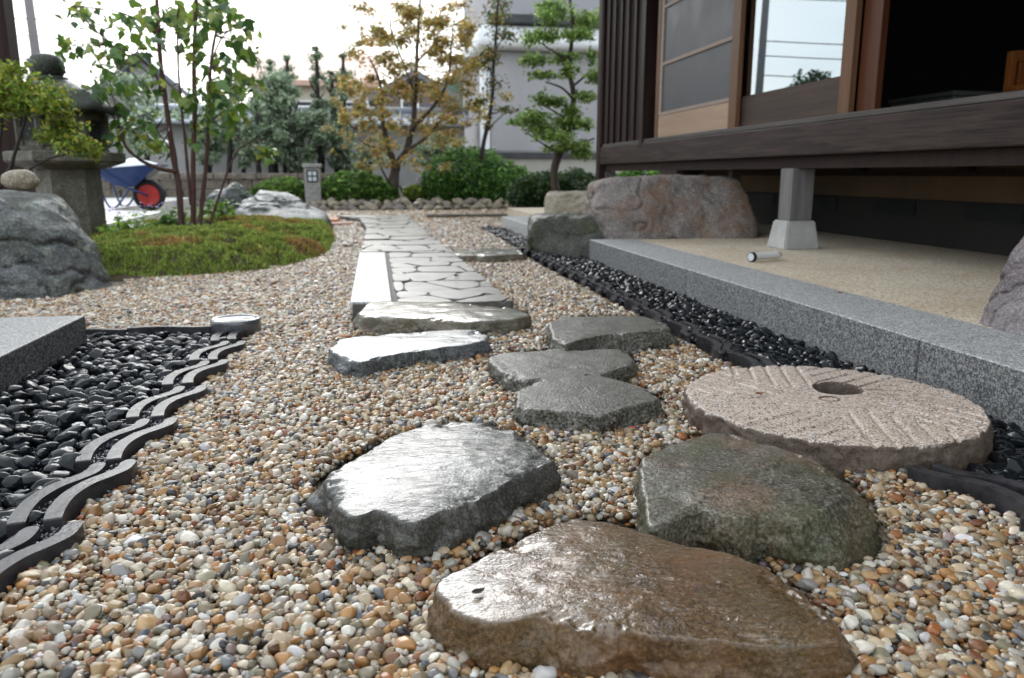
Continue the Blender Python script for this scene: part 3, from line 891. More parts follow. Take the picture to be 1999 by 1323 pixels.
boulder('boulder', 'big blue grey lichen-spotted boulder at the left edge in front of the stone lantern',
        [(-2.3, 3.4, -0.1), (-1.30, 3.45, -0.1), (-1.16, 3.9, -0.1), (-1.5, 4.7, -0.1), (-2.5, 4.6, -0.1), (-2.3, 3.55, 0.42), (-1.66, 3.62, 0.40), (-1.5, 3.55, 0.2), (-1.42, 3.95, 0.40), (-1.32, 3.95, 0.30), (-1.6, 4.4, 0.42), (-2.4, 4.4, 0.44)],
        M['rock_left'], 3, 7, 18, 0.028, 3.2, 0.02)
boulder('kutsunugi_stone'.replace('kutsunugi', 'doorstep'), 'large dry pinkish grey boulder under the edge of the veranda',
        W3([(1150, 352, 4.75), (1160, 400, 4.65), (1190, 425, 4.6), (1195, 478, 4.55), (1300, 482, 4.5), (1490, 478, 4.45), (1498, 430, 4.55), (1484, 380, 4.6), (1462, 344, 4.7), (1320, 338, 4.7), (1190, 338, 4.75)]).tolist() +
        [(1.45, 5.5, 0.05), (1.5, 5.5, 0.45), (2.3, 5.3, 0.05), (2.25, 5.3, 0.47), (1.4, 4.7, 0.08), (2.3, 4.5, 0.08)],
        M['rock_pink'], 11, 7, 16, 0.022, 3.6, 0.022)
boulder('dark_rock', 'dark mossy squared rock between the pebble bed and the granite kerb',
        W3([(1026, 440, 5.0), (1024, 488, 4.98), (1060, 500, 4.8), (1120, 508, 4.65), (1188, 508, 4.62), (1190, 425, 4.72), (1120, 418, 4.85), (1040, 420, 5.05)]).tolist() +
        [(1.05, 5.45, -0.1), (1.05, 5.45, 0.24), (1.55, 5.3, -0.1), (1.55, 5.3, 0.26), (1.45, 4.7, -0.1), (0.98, 4.95, -0.1), (1.25, 4.65, -0.1)],
        M['rock_dark'], 14, 6, 18, 0.016, 5.0, 0.012)
boulder('low_rock', 'low brown rock lying behind the dark mossy rock',
        W3([(1062, 372, 7.6), (1056, 408, 7.4), (1150, 412, 7.2), (1185, 410, 7.1), (1180, 375, 7.3), (1110, 368, 7.6)]).tolist() + [(1.9, 8.3, -0.05), (2.4, 8.0, -0.05), (1.9, 8.2, 0.3), (2.4, 7.9, 0.3), (1.6, 7.3, -0.05), (2.2, 7.2, -0.05)],
        M['rock_tan'], 17, 6, 14, 0.025, 3.5, 0.012)
boulder('standing_rock', 'purple grey rock standing on the terrace at the right edge',
        [(1.50, 1.63, 0.085), (1.53, 1.78, 0.085), (1.53, 1.56, 0.085), (1.54, 1.65, 0.16), (1.56, 1.70, 0.24), (1.62, 1.78, 0.33), (1.70, 1.80, 0.42), (1.78, 1.80, 0.47), (2.1, 1.80, 0.52), (2.1, 1.48, 0.5), (1.80, 1.52, 0.42), (1.65, 1.52, 0.22), (1.9, 1.36, 0.085), (2.15, 1.4, 0.085), (2.15, 1.95, 0.085), (1.7, 1.95, 0.085)],
        M['rock_purple'], 21, 7, 20, 0.012, 7.0, 0.012, strata=0.004)
boulder('pointed_rock', 'pointed dry grey rock behind the wet rock beyond the moss',
        W3([(420, 425, 8.6), (440, 375, 8.8), (460, 354, 9.0), (490, 372, 9.0), (520, 425, 8.8)]).tolist() + [(-1.6, 9.6, 0.0), (-1.2, 9.5, 0.0), (-1.75, 9.2, 0.3), (-1.95, 8.6, 0), (-1.2, 8.6, 0)],
        M['rock_wet'], 25, 6, 26, 0.04, 3.0, 0.03)
boulder('wet_rock', 'shiny wet grey rock at the back of the moss mound',
        W3([(440, 430, 7.4), (450, 408, 7.5), (500, 380, 7.9), (520, 372, 8.1), (560, 372, 8.2), (590, 398, 7.8), (640, 420, 7.5), (648, 448, 7.3), (560, 440, 7.0)]).tolist() + [(-1.2, 8.6, 0.0), (-0.5, 8.4, 0.0), (-0.62, 8.0, 0.15), (-1.3, 7.3, 0), (-0.45, 7.3, 0)],
        M['rock_wet'], 27, 6, 26, 0.05, 3.0, 0.035)
sc_ = PY(42, 372, 3.95)
boulder('round_stone', 'small round tan stone sitting on top of the left boulder',
        [(sc_[0] + 0.088 * math.cos(a) * math.cos(b_), sc_[1] + 0.075 * math.sin(a) * math.cos(b_), sc_[2] + 0.045 + 0.055 * math.sin(b_)) for a in np.linspace(0, 6.28, 9) for b_ in (-0.9, -0.2, 0.5, 1.2)],
        M['rock_tan'], 29, 5, 14, 0.006, 12)
for f in ([(-2.4, 3.35), (-1.28, 3.4), (-1.16, 3.9), (-1.4, 4.6), (-2.5, 4.6)], [(0.98, 4.98), (1.25, 4.66), (1.5, 4.6), (1.5, 5.4), (1.05, 5.4)]):
    FOOT.append(np.array(f))

# ------------------------------------------------------------------ pebbles
BED_L = np.array([(-0.84, 0.6), (-0.5, 0.6), (-0.478, 1.0), (-0.462, 1.7), (-0.45, 2.3), (-0.45, 2.50), (-0.55, 2.55), (-0.92, 2.55), (-0.92, 2.36), (-0.84, 2.36)])
BED_R = np.array([(0.965, 0.5), (0.985, 4.0), (0.985, 7.35), (1.03, 7.45), (1.25, 7.3), (1.3, 5.0), (1.26, 4.6), (1.25, 0.5)])
NOGRAVEL = FOOT + [np.array([(-2.0, 0.2), (-0.475, 0.2), (-0.455, 1.0), (-0.40, 2.55), (-0.53, 2.58), (-0.93, 2.57), (-2.0, 2.42)]),
                   np.array([(0.905, 0.2), (0.90, 4.5), (0.985, 7.4), (1.05, 7.5), (1.3, 7.4), (1.3, 0.2)])]
def scatter_nodes(name, mat, variants, sub, seed, amp):
    ng = bpy.data.node_groups.new(name, 'GeometryNodeTree')
    ng.interface.new_socket('Geometry', in_out='INPUT', socket_type='NodeSocketGeometry')
    ng.interface.new_socket('Geometry', in_out='OUTPUT', socket_type='NodeSocketGeometry')
    N_, L_ = ng.nodes, ng.links
    gi, go = N_.new('NodeGroupInput'), N_.new('NodeGroupOutput')
    join = N_.new('GeometryNodeJoinGeometry')
    for k in range(variants):
        ic = N_.new('GeometryNodeMeshIcoSphere'); ic.inputs['Subdivisions'].default_value = sub
        ic.inputs['Radius'].default_value = 0.5
        pos = N_.new('GeometryNodeInputPosition')
        nz = N_.new('ShaderNodeTexNoise'); nz.noise_dimensions = '4D'
        nz.inputs['Scale'].default_value = 1.5; nz.inputs['Detail'].default_value = 1.5; nz.inputs['W'].default_value = seed + k * 7.7
        L_.new(pos.outputs[0], nz.inputs['Vector'])
        sb = N_.new('ShaderNodeVectorMath'); sb.operation = 'SUBTRACT'; sb.inputs[1].default_value = (0.5, 0.5, 0.5)
        L_.new(nz.outputs['Color'], sb.inputs[0])
        scv = N_.new('ShaderNodeVectorMath'); scv.operation = 'SCALE'; scv.inputs['Scale'].default_value = amp
        L_.new(sb.outputs[0], scv.inputs[0])
        sp_ = N_.new('GeometryNodeSetPosition')
        L_.new(ic.outputs['Mesh'], sp_.inputs['Geometry']); L_.new(scv.outputs[0], sp_.inputs['Offset'])
        ss = N_.new('GeometryNodeSetShadeSmooth'); L_.new(sp_.outputs[0], ss.inputs[0])
        sm_ = N_.new('GeometryNodeSetMaterial'); sm_.inputs['Material'].default_value = mat
        L_.new(ss.outputs[0], sm_.inputs['Geometry'])
        g2 = N_.new('GeometryNodeGeometryToInstance'); L_.new(sm_.outputs[0], g2.inputs[0])
        L_.new(g2.outputs[0], join.inputs[0])
    def attr(nm, typ):
        a = N_.new('GeometryNodeInputNamedAttribute'); a.data_type = typ; a.inputs['Name'].default_value = nm
        return a.outputs['Attribute']
    iop = N_.new('GeometryNodeInstanceOnPoints')
    L_.new(gi.outputs[0], iop.inputs['Points']); L_.new(join.outputs[0], iop.inputs['Instance'])
    iop.inputs['Pick Instance'].default_value = True
    L_.new(attr('pidx', 'INT'), iop.inputs['Instance Index'])
    e2r = N_.new('FunctionNodeEulerToRotation')
    L_.new(attr('prot', 'FLOAT_VECTOR'), e2r.inputs[0]); L_.new(e2r.outputs[0], iop.inputs['Rotation'])
    L_.new(attr('pscl', 'FLOAT_VECTOR'), iop.inputs['Scale'])
    L_.new(iop.outputs[0], go.inputs[0])
    return ng
def scatter(name, P, S, Rr, C, mat, variants=8, sub=2, seed=1.0, amp=0.55):
    me = bpy.data.meshes.new(name)
    me.vertices.add(len(P)); me.vertices.foreach_set('co', P.astype(np.float32).ravel())
    me.attributes.new('prot', 'FLOAT_VECTOR', 'POINT').data.foreach_set('vector', Rr.astype(np.float32).ravel())
    me.attributes.new('pscl', 'FLOAT_VECTOR', 'POINT').data.foreach_set('vector', S.astype(np.float32).ravel())
    me.attributes.new('pidx', 'INT', 'POINT').data.foreach_set('value', rng.integers(0, variants, len(P)).astype(np.int32))
    me.attributes.new('pcol', 'FLOAT_VECTOR', 'POINT').data.foreach_set('vector', C.astype(np.float32).ravel())
    o = bpy.data.objects.new(name, me); col.objects.link(o)
    md = o.modifiers.new('scatter', 'NODES'); md.node_group = scatter_nodes(name + '_nodes', mat, variants, sub, seed, amp)
    return o
t = NT('gravel_pebble')
at = t.n('ShaderNodeAttribute', attribute_name='pcol', attribute_type='INSTANCER')
v = t.co(kind='Object')
nz = t.noise(v, 2.6, 5, 0.65, 0.6)
c_ = t.mix(t.ramp(nz, [(0.35, 0.0), (0.65, 0.6)]), at.outputs['Color'], t.mix(0.5, at.outputs['Color'], (0.12, 0.08, 0.05)))
oi = t.n('ShaderNodeObjectInfo')
t.P(Base_Color=c_, Roughness=t.ramp(oi.outputs['Random'], [(0.0, 0.18), (1.0, 0.5)]), Coat_Weight=0.0, Specular_IOR_Level=0.4)
M['gravel'] = t.m
PAL = np.array([(0.66, 0.61, 0.53), (0.60, 0.52, 0.41), (0.50, 0.40, 0.28), (0.45, 0.30, 0.155), (0.40, 0.215, 0.08), (0.33, 0.125, 0.04), (0.20, 0.09, 0.04), (0.30, 0.29, 0.27), (0.21, 0.215, 0.22), (0.13, 0.145, 0.165), (0.045, 0.047, 0.053), (0.25, 0.22, 0.15), (0.62, 0.60, 0.57), (0.33, 0.25, 0.24)])
PW = np.array([0.11, 0.17, 0.19, 0.18, 0.13, 0.04, 0.05, 0.03, 0.02, 0.015, 0.045, 0.05, 0.04, 0.004])
def gravel_points():
    P, S, Rr, C = [], [], [], []
    bands = [(0.40, 2.2, 0.0083, 2), (2.2, 3.6, 0.0094, 2), (3.6, 5.5, 0.0122, 1), (5.5, 8.0, 0.0175, 1), (8.0, 11.4, 0.023, 1)]
    for y0, y1, sp, layers in bands:
        for layer in range(layers):
            s_ = sp * (1.0 if layer == 0 else 1.22)
            xs = np.arange(-3.2, 2.5, s_); ys = np.arange(y0, y1, s_ * 0.87)
            gx, gy = np.meshgrid(xs, ys)
            gx = gx + (np.arange(len(ys)) % 2)[:, None] * s_ / 2
            X, Y = gx.ravel(), gy.ravel()
            X = X + rng.uniform(-0.36, 0.36, len(X)) * s_; Y = Y + rng.uniform(-0.36, 0.36, len(Y)) * s_
            px, py, d = project(np.stack([X, Y, np.zeros_like(X)], 1))
            ok = (d > 0.05) & (px > -320) & (px < IW + 320) & (py < IH + 300)
            ok &= ~((X > 1.27) & (Y < 7.4)) & ~((X > 1.05) & (Y < 7.5) & (Y > 4.5)) & ~((Y > 9.15) & (Y < 9.35) & (X > 0.55) & (X < 2.1))
            ok &= X > np.where(Y < 6.4, -2.6, -2.1)
            X, Y = X[ok], Y[ok]
            bad = np.zeros(len(X), bool)
            for f in NOGRAVEL:
                b_ = (X > f[:, 0].min()) & (X < f[:, 0].max()) & (Y > f[:, 1].min()) & (Y < f[:, 1].max())
                bad[b_] |= inside(f, X[b_], Y[b_])
            X, Y = X[~bad], Y[~bad]
            n = len(X)
            L = np.clip(rng.lognormal(math.log(s_ * 1.28), 0.32, n), s_ * 0.6, s_ * 2.7)
            S_ = np.stack([L, L * rng.uniform(0.62, 0.92, n), L * rng.uniform(0.45, 0.72, n)], 1)
            und = 0.004 * fbm(np.stack([X * 6, Y * 6, np.zeros(n)], 1), 3, 2)
            Z = (-0.003 if layer == 0 else 0.0048) + rng.uniform(-0.003, 0.0045, n) + und
            R_ = np.stack([rng.normal(0, 0.35, n), rng.normal(0, 0.35, n), rng.uniform(0, 6.283, n)], 1)
            k = rng.choice(len(PAL), n, p=PW / PW.sum())
            c = (0.9 * PAL ** 1.16)[k] * rng.uniform(0.42, 1.15, (n, 1)) * rng.uniform(0.97, 1.03, (n, 3))
            P.append(np.stack([X, Y, Z], 1)); S.append(S_); Rr.append(R_); C.append(np.clip(c, 0.01, 0.8))
    return map(np.concatenate, (P, S, Rr, C))
P_, S_, R_, C_ = gravel_points()
print('gravel pebbles', len(P_))
tag(scatter('gravel', P_, S_, R_, C_, M['gravel'], 10, 3, 3.0, 0.55), 'multicoloured wet river gravel of cream, tan and grey pebbles', 'gravel', kind='stuff')

# black pebbles: the 300 that show largest are things of their own, the rest is one mass
variants = []
for k in range(8):
    D, F = ico(4)
    r_ = np.random.default_rng(50 + k)
    Vv = D * 0.5
    Vv = Vv + D * (0.09 * fbm(D * 1.3 + k * 3.1, k, 2))[:, None]
    nrm = r_.normal(size=3); nrm /= np.linalg.norm(nrm)
    for cut in range(2):
        nrm = r_.normal(size=3); nrm /= np.linalg.norm(nrm)
        dist = Vv @ nrm
        lim = 0.34 + 0.08 * r_.random()
        over = np.clip(dist - lim, 0, None)
        Vv = Vv - nrm * (over * 0.75)[:, None]
    me = bpy.data.meshes.new('black_pebble')
    me.from_pydata([tuple(q) for q in Vv], [], [tuple(int(i) for i in f) for f in F])
    me.polygons.foreach_set('use_smooth', np.ones(len(me.polygons), bool))
    me.materials.append(M['black_pebble'])
    variants.append(me)
def bed_points(poly, sp, z0, heap):
    X0, X1, Y0, Y1 = poly[:, 0].min(), poly[:, 0].max(), poly[:, 1].min(), poly[:, 1].max()
    pts = []
    n_try = int((X1 - X0) * (Y1 - Y0) / sp ** 2 * 9)
    X = rng.uniform(X0, X1, n_try); Y = rng.uniform(Y0, Y1, n_try)
    ok = inside(poly, X, Y)
    X, Y = X[ok], Y[ok]
    grid = {}
    for x, y in zip(X, Y):
        gx, gy = int(x / sp), int(y / sp)
        if all((x - a) ** 2 + (y - b_) ** 2 > (sp * 0.80) ** 2 for i in (-1, 0, 1) for j in (-1, 0, 1) for a, b_ in grid.get((gx + i, gy + j), ())):
            grid.setdefault((gx, gy), []).append((x, y))
            pts.append((x, y))
    return np.array(pts)
def bed(poly, sp, label, group, n_single, hz):
    lower = bed_points(poly, sp * 0.95, 0, 0)
    upper = bed_points(poly, sp * 1.02, 0, 0)
    rec = []
    for arr, z in ((lower, -0.010), (upper, 0.007)):
        n = len(arr)
        L = np.clip(rng.lognormal(math.log(sp * 1.32), 0.22, n), sp * 0.8, sp * 2.1)
        S = np.stack([L, L * rng.uniform(0.6, 0.9, n), L * rng.uniform(0.42, 0.66, n)], 1)
        Z = z + hz(arr[:, 0], arr[:, 1]) + rng.uniform(-0.004, 0.006, n)
        R__ = np.stack([rng.normal(0, 0.32, n), rng.normal(0, 0.32, n), rng.uniform(0, 6.283, n)], 1)
        rec.append((np.concatenate([arr, Z[:, None]], 1), S, R__))
    P, S, R__ = (np.concatenate(q) for q in zip(*rec))
    px, py, d = project(P)
    score = S[:, 0] / d
    vis = (px > -10) & (px < IW + 10) & (py < IH + 10) & (py > 0)
    vis[:len(lower)] = False
    vis &= ~((np.hypot(P[:, 0] - MC[0], P[:, 1] - MC[1]) < MR + 0.02))
    order = np.argsort(-np.where(vis, score, 0))
    n_single = min(n_single, int(vis.sum()))
    pick = order[:n_single]
    for i in pick:
        o = bpy.data.objects.new('black_pebble', variants[int(rng.integers(0, 8))])
        col.objects.link(o)
        o.location = P[i]; o.scale = S[i]; o.rotation_euler = R__[i]
        tag(o, label, 'pebble', group)
    rest = np.setdiff1d(np.arange(len(P)), pick)
    rest = rest[~(np.hypot(P[rest, 0] - MC[0], P[rest, 1] - MC[1]) < MR + 0.015)]
    return P[rest], S[rest], R__[rest]
a = bed(BED_L, 0.031, 'glossy wet black pebble in the left bed between the granite block and the tiles', 'black pebbles in the left bed', 165, lambda X, Y: 0.008 * np.clip((-0.55 - X) / 0.25, 0, 1))
b2 = bed(BED_R, 0.030, 'glossy black pebble in the right bed along the granite kerb', 'black pebbles in the right bed', 135, lambda X, Y: -0.012 * np.clip((X - 0.98) / 0.15, 0, 1))
for q, lb in ((a, 'remaining shiny black pebbles massed in the left bed'), (b2, 'remaining shiny black pebbles massed along the granite kerb')):
    tag(scatter('black_pebbles', q[0], q[1], q[2], np.zeros_like(q[0]), M['black_pebble'], 6, 3, 20.0, 0.45), lb, 'pebbles', kind='stuff')
# fine dark chips between the two tile rows
def chips(x_of, y0, y1, n):
    Y = rng.uniform(y0, y1, n); X = x_of(Y) + rng.uniform(-0.02, 0.02, n)
    L = rng.uniform(0.006, 0.013, n)
    return np.stack([X, Y, rng.uniform(0.006, 0.018, n)], 1), np.stack([L, L * 0.75, L * 0.6], 1), rng.uniform(-1, 6.28, (n, 3))
def xl(Y):
    f = ((Y - 1.113) / 0.245) % 1.0
    return -0.481 + 0.0265 * (Y - 1.113) + np.interp(f * 0.245, prof_l[:, 1], prof_l[:, 0])
q = [chips(xl, 0.8, 2.45, 2600), chips(lambda Y: 0.954 + 0.005 * (Y - 1.7) - 0.85 * np.interp(0.225 - (((Y - 1.70) / 0.238) % 1.0) * 0.238, prof_l[:, 1], prof_l[:, 0]), 1.7, 4.6, 3200)]
for (p0, s0, r0), lb in zip(q, ('fine dark stone chips between the left tile rows', 'fine dark stone chips between the right tile rows')):
    tag(scatter('dark_chips', p0, s0, r0, np.zeros_like(p0), simple_mat('dark_chip', (0.03, 0.03, 0.036), 0.25, 0.5, 30, bump=0.1, coat=0.4), 5, 2, 9.0, 0.6), lb, 'stone chips', kind='stuff')
tag(mk('bed_liner', (np.concatenate([np.c_[BED_L, np.full(len(BED_L), -0.008)]]), [tuple(range(len(BED_L)))]), M['mortar']), kind='structure')
tag(mk('bed_liner', (np.concatenate([np.c_[BED_R, np.full(len(BED_R), -0.008)]]), [tuple(range(len(BED_R)))]), M['mortar']), kind='structure')

# ================================================================== THE HOUSE
M['wood_dark'] = wood_mat('wood_dark', (0.016, 0.009, 0.0075), (0.040, 0.024, 0.020), 'z', 1.0, 0.6)
M['wood_beam'] = wood_mat('wood_beam', (0.008, 0.005, 0.0045), (0.075, 0.05, 0.043), 'y', 2.2, 0.55)
M['wood_sill'] = wood_mat('wood_sill', (0.05, 0.042, 0.038), (0.15, 0.13, 0.12), 'y', 1.0, 0.6)
M['wood_stile'] = wood_mat('wood_stile', (0.10, 0.05, 0.028), (0.20, 0.105, 0.055), 'z', 1.0, 0.5)
M['wood_red'] = wood_mat('wood_red', (0.06, 0.02, 0.01), (0.13, 0.045, 0.02), 'z', 1.0, 0.4)
M['wood_pale'] = wood_mat('wood_pale', (0.30, 0.20, 0.135), (0.44, 0.31, 0.22), 'y', 0.45, 0.6)
M['wood_muntin'] = wood_mat('wood_muntin', (0.25, 0.19, 0.15), (0.36, 0.28, 0.23), 'y', 1.0, 0.6)
M['wood_board'] = wood_mat('wood_board', (0.04, 0.026, 0.02), (0.10, 0.068, 0.055), 'y', 0.7, 0.55)
M['wood_post'] = wood_mat('wood_post', (0.10, 0.09, 0.088), (0.23, 0.215, 0.21), 'z', 1.2, 0.75)
M['screen'] = simple_mat('dark_screen', (0.055, 0.056, 0.062), 0.5, 0.3, 4, (1, 1, 1), 0.25, 0.01)
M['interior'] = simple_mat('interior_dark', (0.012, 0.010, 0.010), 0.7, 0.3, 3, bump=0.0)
M['foundation'] = simple_mat('foundation', (0.022, 0.02, 0.018), 0.85, 0.3, 5)
M['plaster_ochre'] = simple_mat('plaster_ochre', (0.10, 0.065, 0.035), 0.85, 0.3, 5)
M['void'] = simple_mat('vent_dark', (0.01, 0.01, 0.011), 0.7, 0.2, 5, bump=0)
M['roof_dark'] = simple_mat('roof_dark', (0.05, 0.05, 0.055), 0.5, 0.3, 5)
BX = 2.10
H = empty('house', (3.6, 4.0, 0.09))
tag(H, 'dark weathered wooden house on posts with sliding doors at the right', 'house')
beam = mk('beam', box(BX, BX + 0.15, 0.1, 7.34, 0.592, 0.744, 0.006), M['wood_beam'], H)
mk('sill', box(BX + 0.012, BX + 0.22, 0.1, 7.30, 0.746, 0.772, 0.004), M['wood_sill'], H)
mk('joist', box(BX + 0.05, BX + 0.14, 0.1, 7.3, 0.53, 0.59), M['wood_dark'], H)
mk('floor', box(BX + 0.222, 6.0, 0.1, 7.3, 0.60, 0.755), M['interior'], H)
# corner post and boarded end
mk('corner_post', box(BX - 0.004, BX + 0.12, 7.345, 7.46, 0.06, 2.7, 0.005), M['wood_dark'], H)
yb = [6.22, 6.40, 6.60, 6.78, 6.97, 7.15, 7.335]
for i in range(6):
    mk('plank', box(BX + 0.02 + 0.004 * (i % 2), BX + 0.045 + 0.004 * (i % 2), yb[i] + 0.002, yb[i + 1] - 0.002, 0.774, 2.7, 0.003), M['wood_dark'], H)
    mk('batten', box(BX + 0.002, BX + 0.019, yb[i + 1] - 0.022, yb[i + 1] + 0.006, 0.774, 2.7, 0.003), M['wood_dark'], H)
mk('door_post', box(BX - 0.002, BX + 0.11, 6.14, 6.218, 0.70, 2.7, 0.004), M['wood_dark'], H)
mk('pocket', box(BX + 0.16, BX + 0.18, 5.97, 6.14, 0.95, 2.7), M['interior'], H)
mk('pocket_board', box(BX + 0.13, BX + 0.155, 5.97, 6.14, 0.774, 0.948), M['wood_board'], H)
# sliding screen door
DX = BX + 0.035
d1 = mk('sliding_door', cat(box(DX, DX + 0.03, 5.90, 5.965, 0.774, 2.45, 0.003), box(DX, DX + 0.03, 4.56, 4.665, 0.774, 2.45, 0.003), box(DX, DX + 0.03, 4.666, 5.899, 2.38, 2.45)), M['wood_stile'], H)
tag(d1, label='screen door with dark mesh panels and a pale lower board')
mk('inner_stile', box(DX + 0.003, DX + 0.026, 5.845, 5.898, 0.932, 2.38, 0.002), M['wood_muntin'], d1)
mk('lower_board', box(DX + 0.004, DX + 0.024, 4.667, 5.898, 0.775, 0.93, 0.002), M['wood_pale'], d1)
zs = [0.944, 1.30, 1.70, 2.05, 2.375]
for a, b_ in zip(zs[:-1], zs[1:]):
    mk('mesh_panel', box(DX + 0.012, DX + 0.018, 4.667, 5.844, a + 0.0125, b_ - 0.0125), M['screen'], d1)
for z in zs[:-1]:
    mk('muntin', box(DX + 0.002, DX + 0.026, 4.667, 5.844, z - 0.012, z + 0.012, 0.002), M['wood_muntin'], d1)
# glazed door
d2 = mk('sliding_door', cat(box(DX + 0.034, DX + 0.064, 4.60, 4.67, 0.774, 2.45, 0.003), box(DX + 0.034, DX + 0.064, 3.45, 3.54, 0.774, 2.45, 0.003), box(DX + 0.034, DX + 0.064, 3.542, 4.598, 2.38, 2.45)), M['wood_stile'], H)
tag(d2, label='door with one large glass pane mirroring sky and wires')
mk('lower_board', box(DX + 0.04, DX + 0.058, 3.542, 4.598, 0.775, 0.952, 0.002), M['wood_board'], d2)
t = NT('window_glass')
fr = t.n('ShaderNodeFresnel', IOR=4.5)
gl = t.n('ShaderNodeBsdfGlossy', Roughness=0.0, Color=(0.86, 0.95, 1.0, 1))
tr = t.n('ShaderNodeBsdfTransparent', Color=(0.55, 0.58, 0.6, 1))
mx = t.n('ShaderNodeMixShader')
t.t.links.new(fr.outputs[0], mx.inputs[0]); t.t.links.new(tr.outputs[0], mx.inputs[1]); t.t.links.new(gl.outputs[0], mx.inputs[2])
t.t.links.new(mx.outputs[0], t.t.nodes['Material Output'].inputs['Surface'])
M['glass'] = t.m
mk('glass_pane', box(DX + 0.046, DX + 0.050, 3.542, 4.598, 0.954, 2.378), M['glass'], d2)
mk('door_edge', box(DX + 0.072, DX + 0.105, 3.31, 3.447, 0.774, 2.45, 0.003), M['wood_red'], H)
# lintel, upper wall, eave
mk('lintel', box(BX + 0.0, BX + 0.14, 0.1, 6.138, 2.452, 2.62, 0.004), M['wood_dark'], H)
mk('upper_wall', box(BX + 0.04, BX + 0.12, 0.1, 7.34, 2.70, 3.1), M['plaster_ochre'], H)
roof = mk('roof', (np.array([(1.12, -0.6, 2.52), (1.12, 8.3, 2.52), (4.3, 8.3, 3.9), (4.3, -0.6, 3.9), (1.12, -0.6, 2.60), (1.12, 8.3, 2.60), (4.3, 8.3, 4.0), (4.3, -0.6, 4.0)]),
                  [(0, 1, 2, 3), (7, 6, 5, 4), (0, 4, 5, 1), (1, 5, 6, 2), (2, 6, 7, 3), (3, 7, 4, 0)]), M['wood_dark'], H)
for k in range(19):
    y = -0.4 + k * 0.46
    mk('rafter', (np.array([(1.16, y, 2.47), (1.16, y + 0.06, 2.47), (3.0, y + 0.06, 3.27), (3.0, y, 3.27), (1.16, y, 2.53), (1.16, y + 0.06, 2.53), (3.0, y + 0.06, 3.33), (3.0, y, 3.33)]),
                  [(0, 3, 2, 1), (4, 5, 6, 7), (0, 1, 5, 4), (1, 2, 6, 5), (2, 3, 7, 6), (3, 0, 4, 7)]), M['wood_dark'], roof)
mk('gutter', tube([(1.08, -0.6, 2.50), (1.08, 8.3, 2.50)], 0.045, 10), M['roof_dark'], roof)
# the dark room
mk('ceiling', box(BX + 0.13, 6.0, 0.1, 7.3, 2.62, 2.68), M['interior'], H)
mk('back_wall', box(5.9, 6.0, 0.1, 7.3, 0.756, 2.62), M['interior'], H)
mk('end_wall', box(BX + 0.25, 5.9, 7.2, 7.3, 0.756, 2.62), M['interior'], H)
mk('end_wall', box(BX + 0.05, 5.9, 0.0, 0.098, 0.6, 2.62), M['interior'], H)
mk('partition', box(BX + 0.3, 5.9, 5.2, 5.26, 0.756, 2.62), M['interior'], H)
# under the floor
for (x, y0, y1) in ((2.98, -0.3, 7.0),):
    mk('foundation_wall', box(x, x + 0.14, y0, y1, 0.085, 0.36), M['foundation'], H)
    mk('plaster_band', box(x + 0.02, x + 0.12, y0, y1, 0.362, 0.598), M['plaster_ochre'], H)
    for i, yy in enumerate((2.4, 3.24, 4.0, 4.77, 5.6)):
        mk('vent', box(x - 0.006, x - 0.001, yy, yy + 0.37, 0.27, 0.355), M['void'], H)
    mk('ledger', box(x - 0.02, x + 0.018, y0, y1, 0.49, 0.515), M['wood_dark'], H)
    for yy in (0.9, 1.8, 2.7, 3.6, 4.5, 5.4, 6.3):
        if yy > 99: break
        mk('stud', box(x - 0.03, x - 0.022 + 0.04, yy, yy + 0.08, 0.517, 0.598), M['wood_dark'], H)
mk('underfloor_light_block', box(2.92, 6.0, 7.32, 7.44, 0.085, 0.598), M['foundation'], H)  # unseen walls added to keep light out from under the floor
mk('underfloor_light_block', box(5.9, 6.0, -0.3, 7.3, 0.085, 0.598), M['foundation'], H)
def house_post(x, y, s, ztop, zf, fs):
    p_ = mk('post', box(x - s / 2, x + s / 2, y - s / 2, y + s / 2, zf, ztop, 0.004), M['wood_post'], H)
    a, b_ = fs, fs * 0.78
    V, F = box(x - a / 2, x + a / 2, y - a / 2, y + a / 2, 0.112, zf, 0.0)
    V = np.array(V)
    m_ = V[:, 2] > 0.15
    V[m_, 0] = x + (V[m_, 0] - x) * b_ / a; V[m_, 1] = y + (V[m_, 1] - y) * b_ / a
    bm = bmesh.new(); vs = [bm.verts.new(q) for q in V]
    for f in F: bm.faces.new([vs[i] for i in f])
    bmesh.ops.bevel(bm, geom=bm.edges[:], offset=0.007, segments=2, affect='EDGES')
    mk('footing', from_bm(bm), M['concrete'], p_)
house_post(2.185, 3.885, 0.125, 0.53, 0.262, 0.20)
house_post(2.62, 5.55, 0.07, 0.60, 0.30, 0.12)
mk('brace', box(BX + 0.03, BX + 0.12, 5.45, 5.8, 0.44, 0.529), M['wood_dark'], H)
house_post(2.205, 7.4, 0.11, 0.53, 0.24, 0.19)
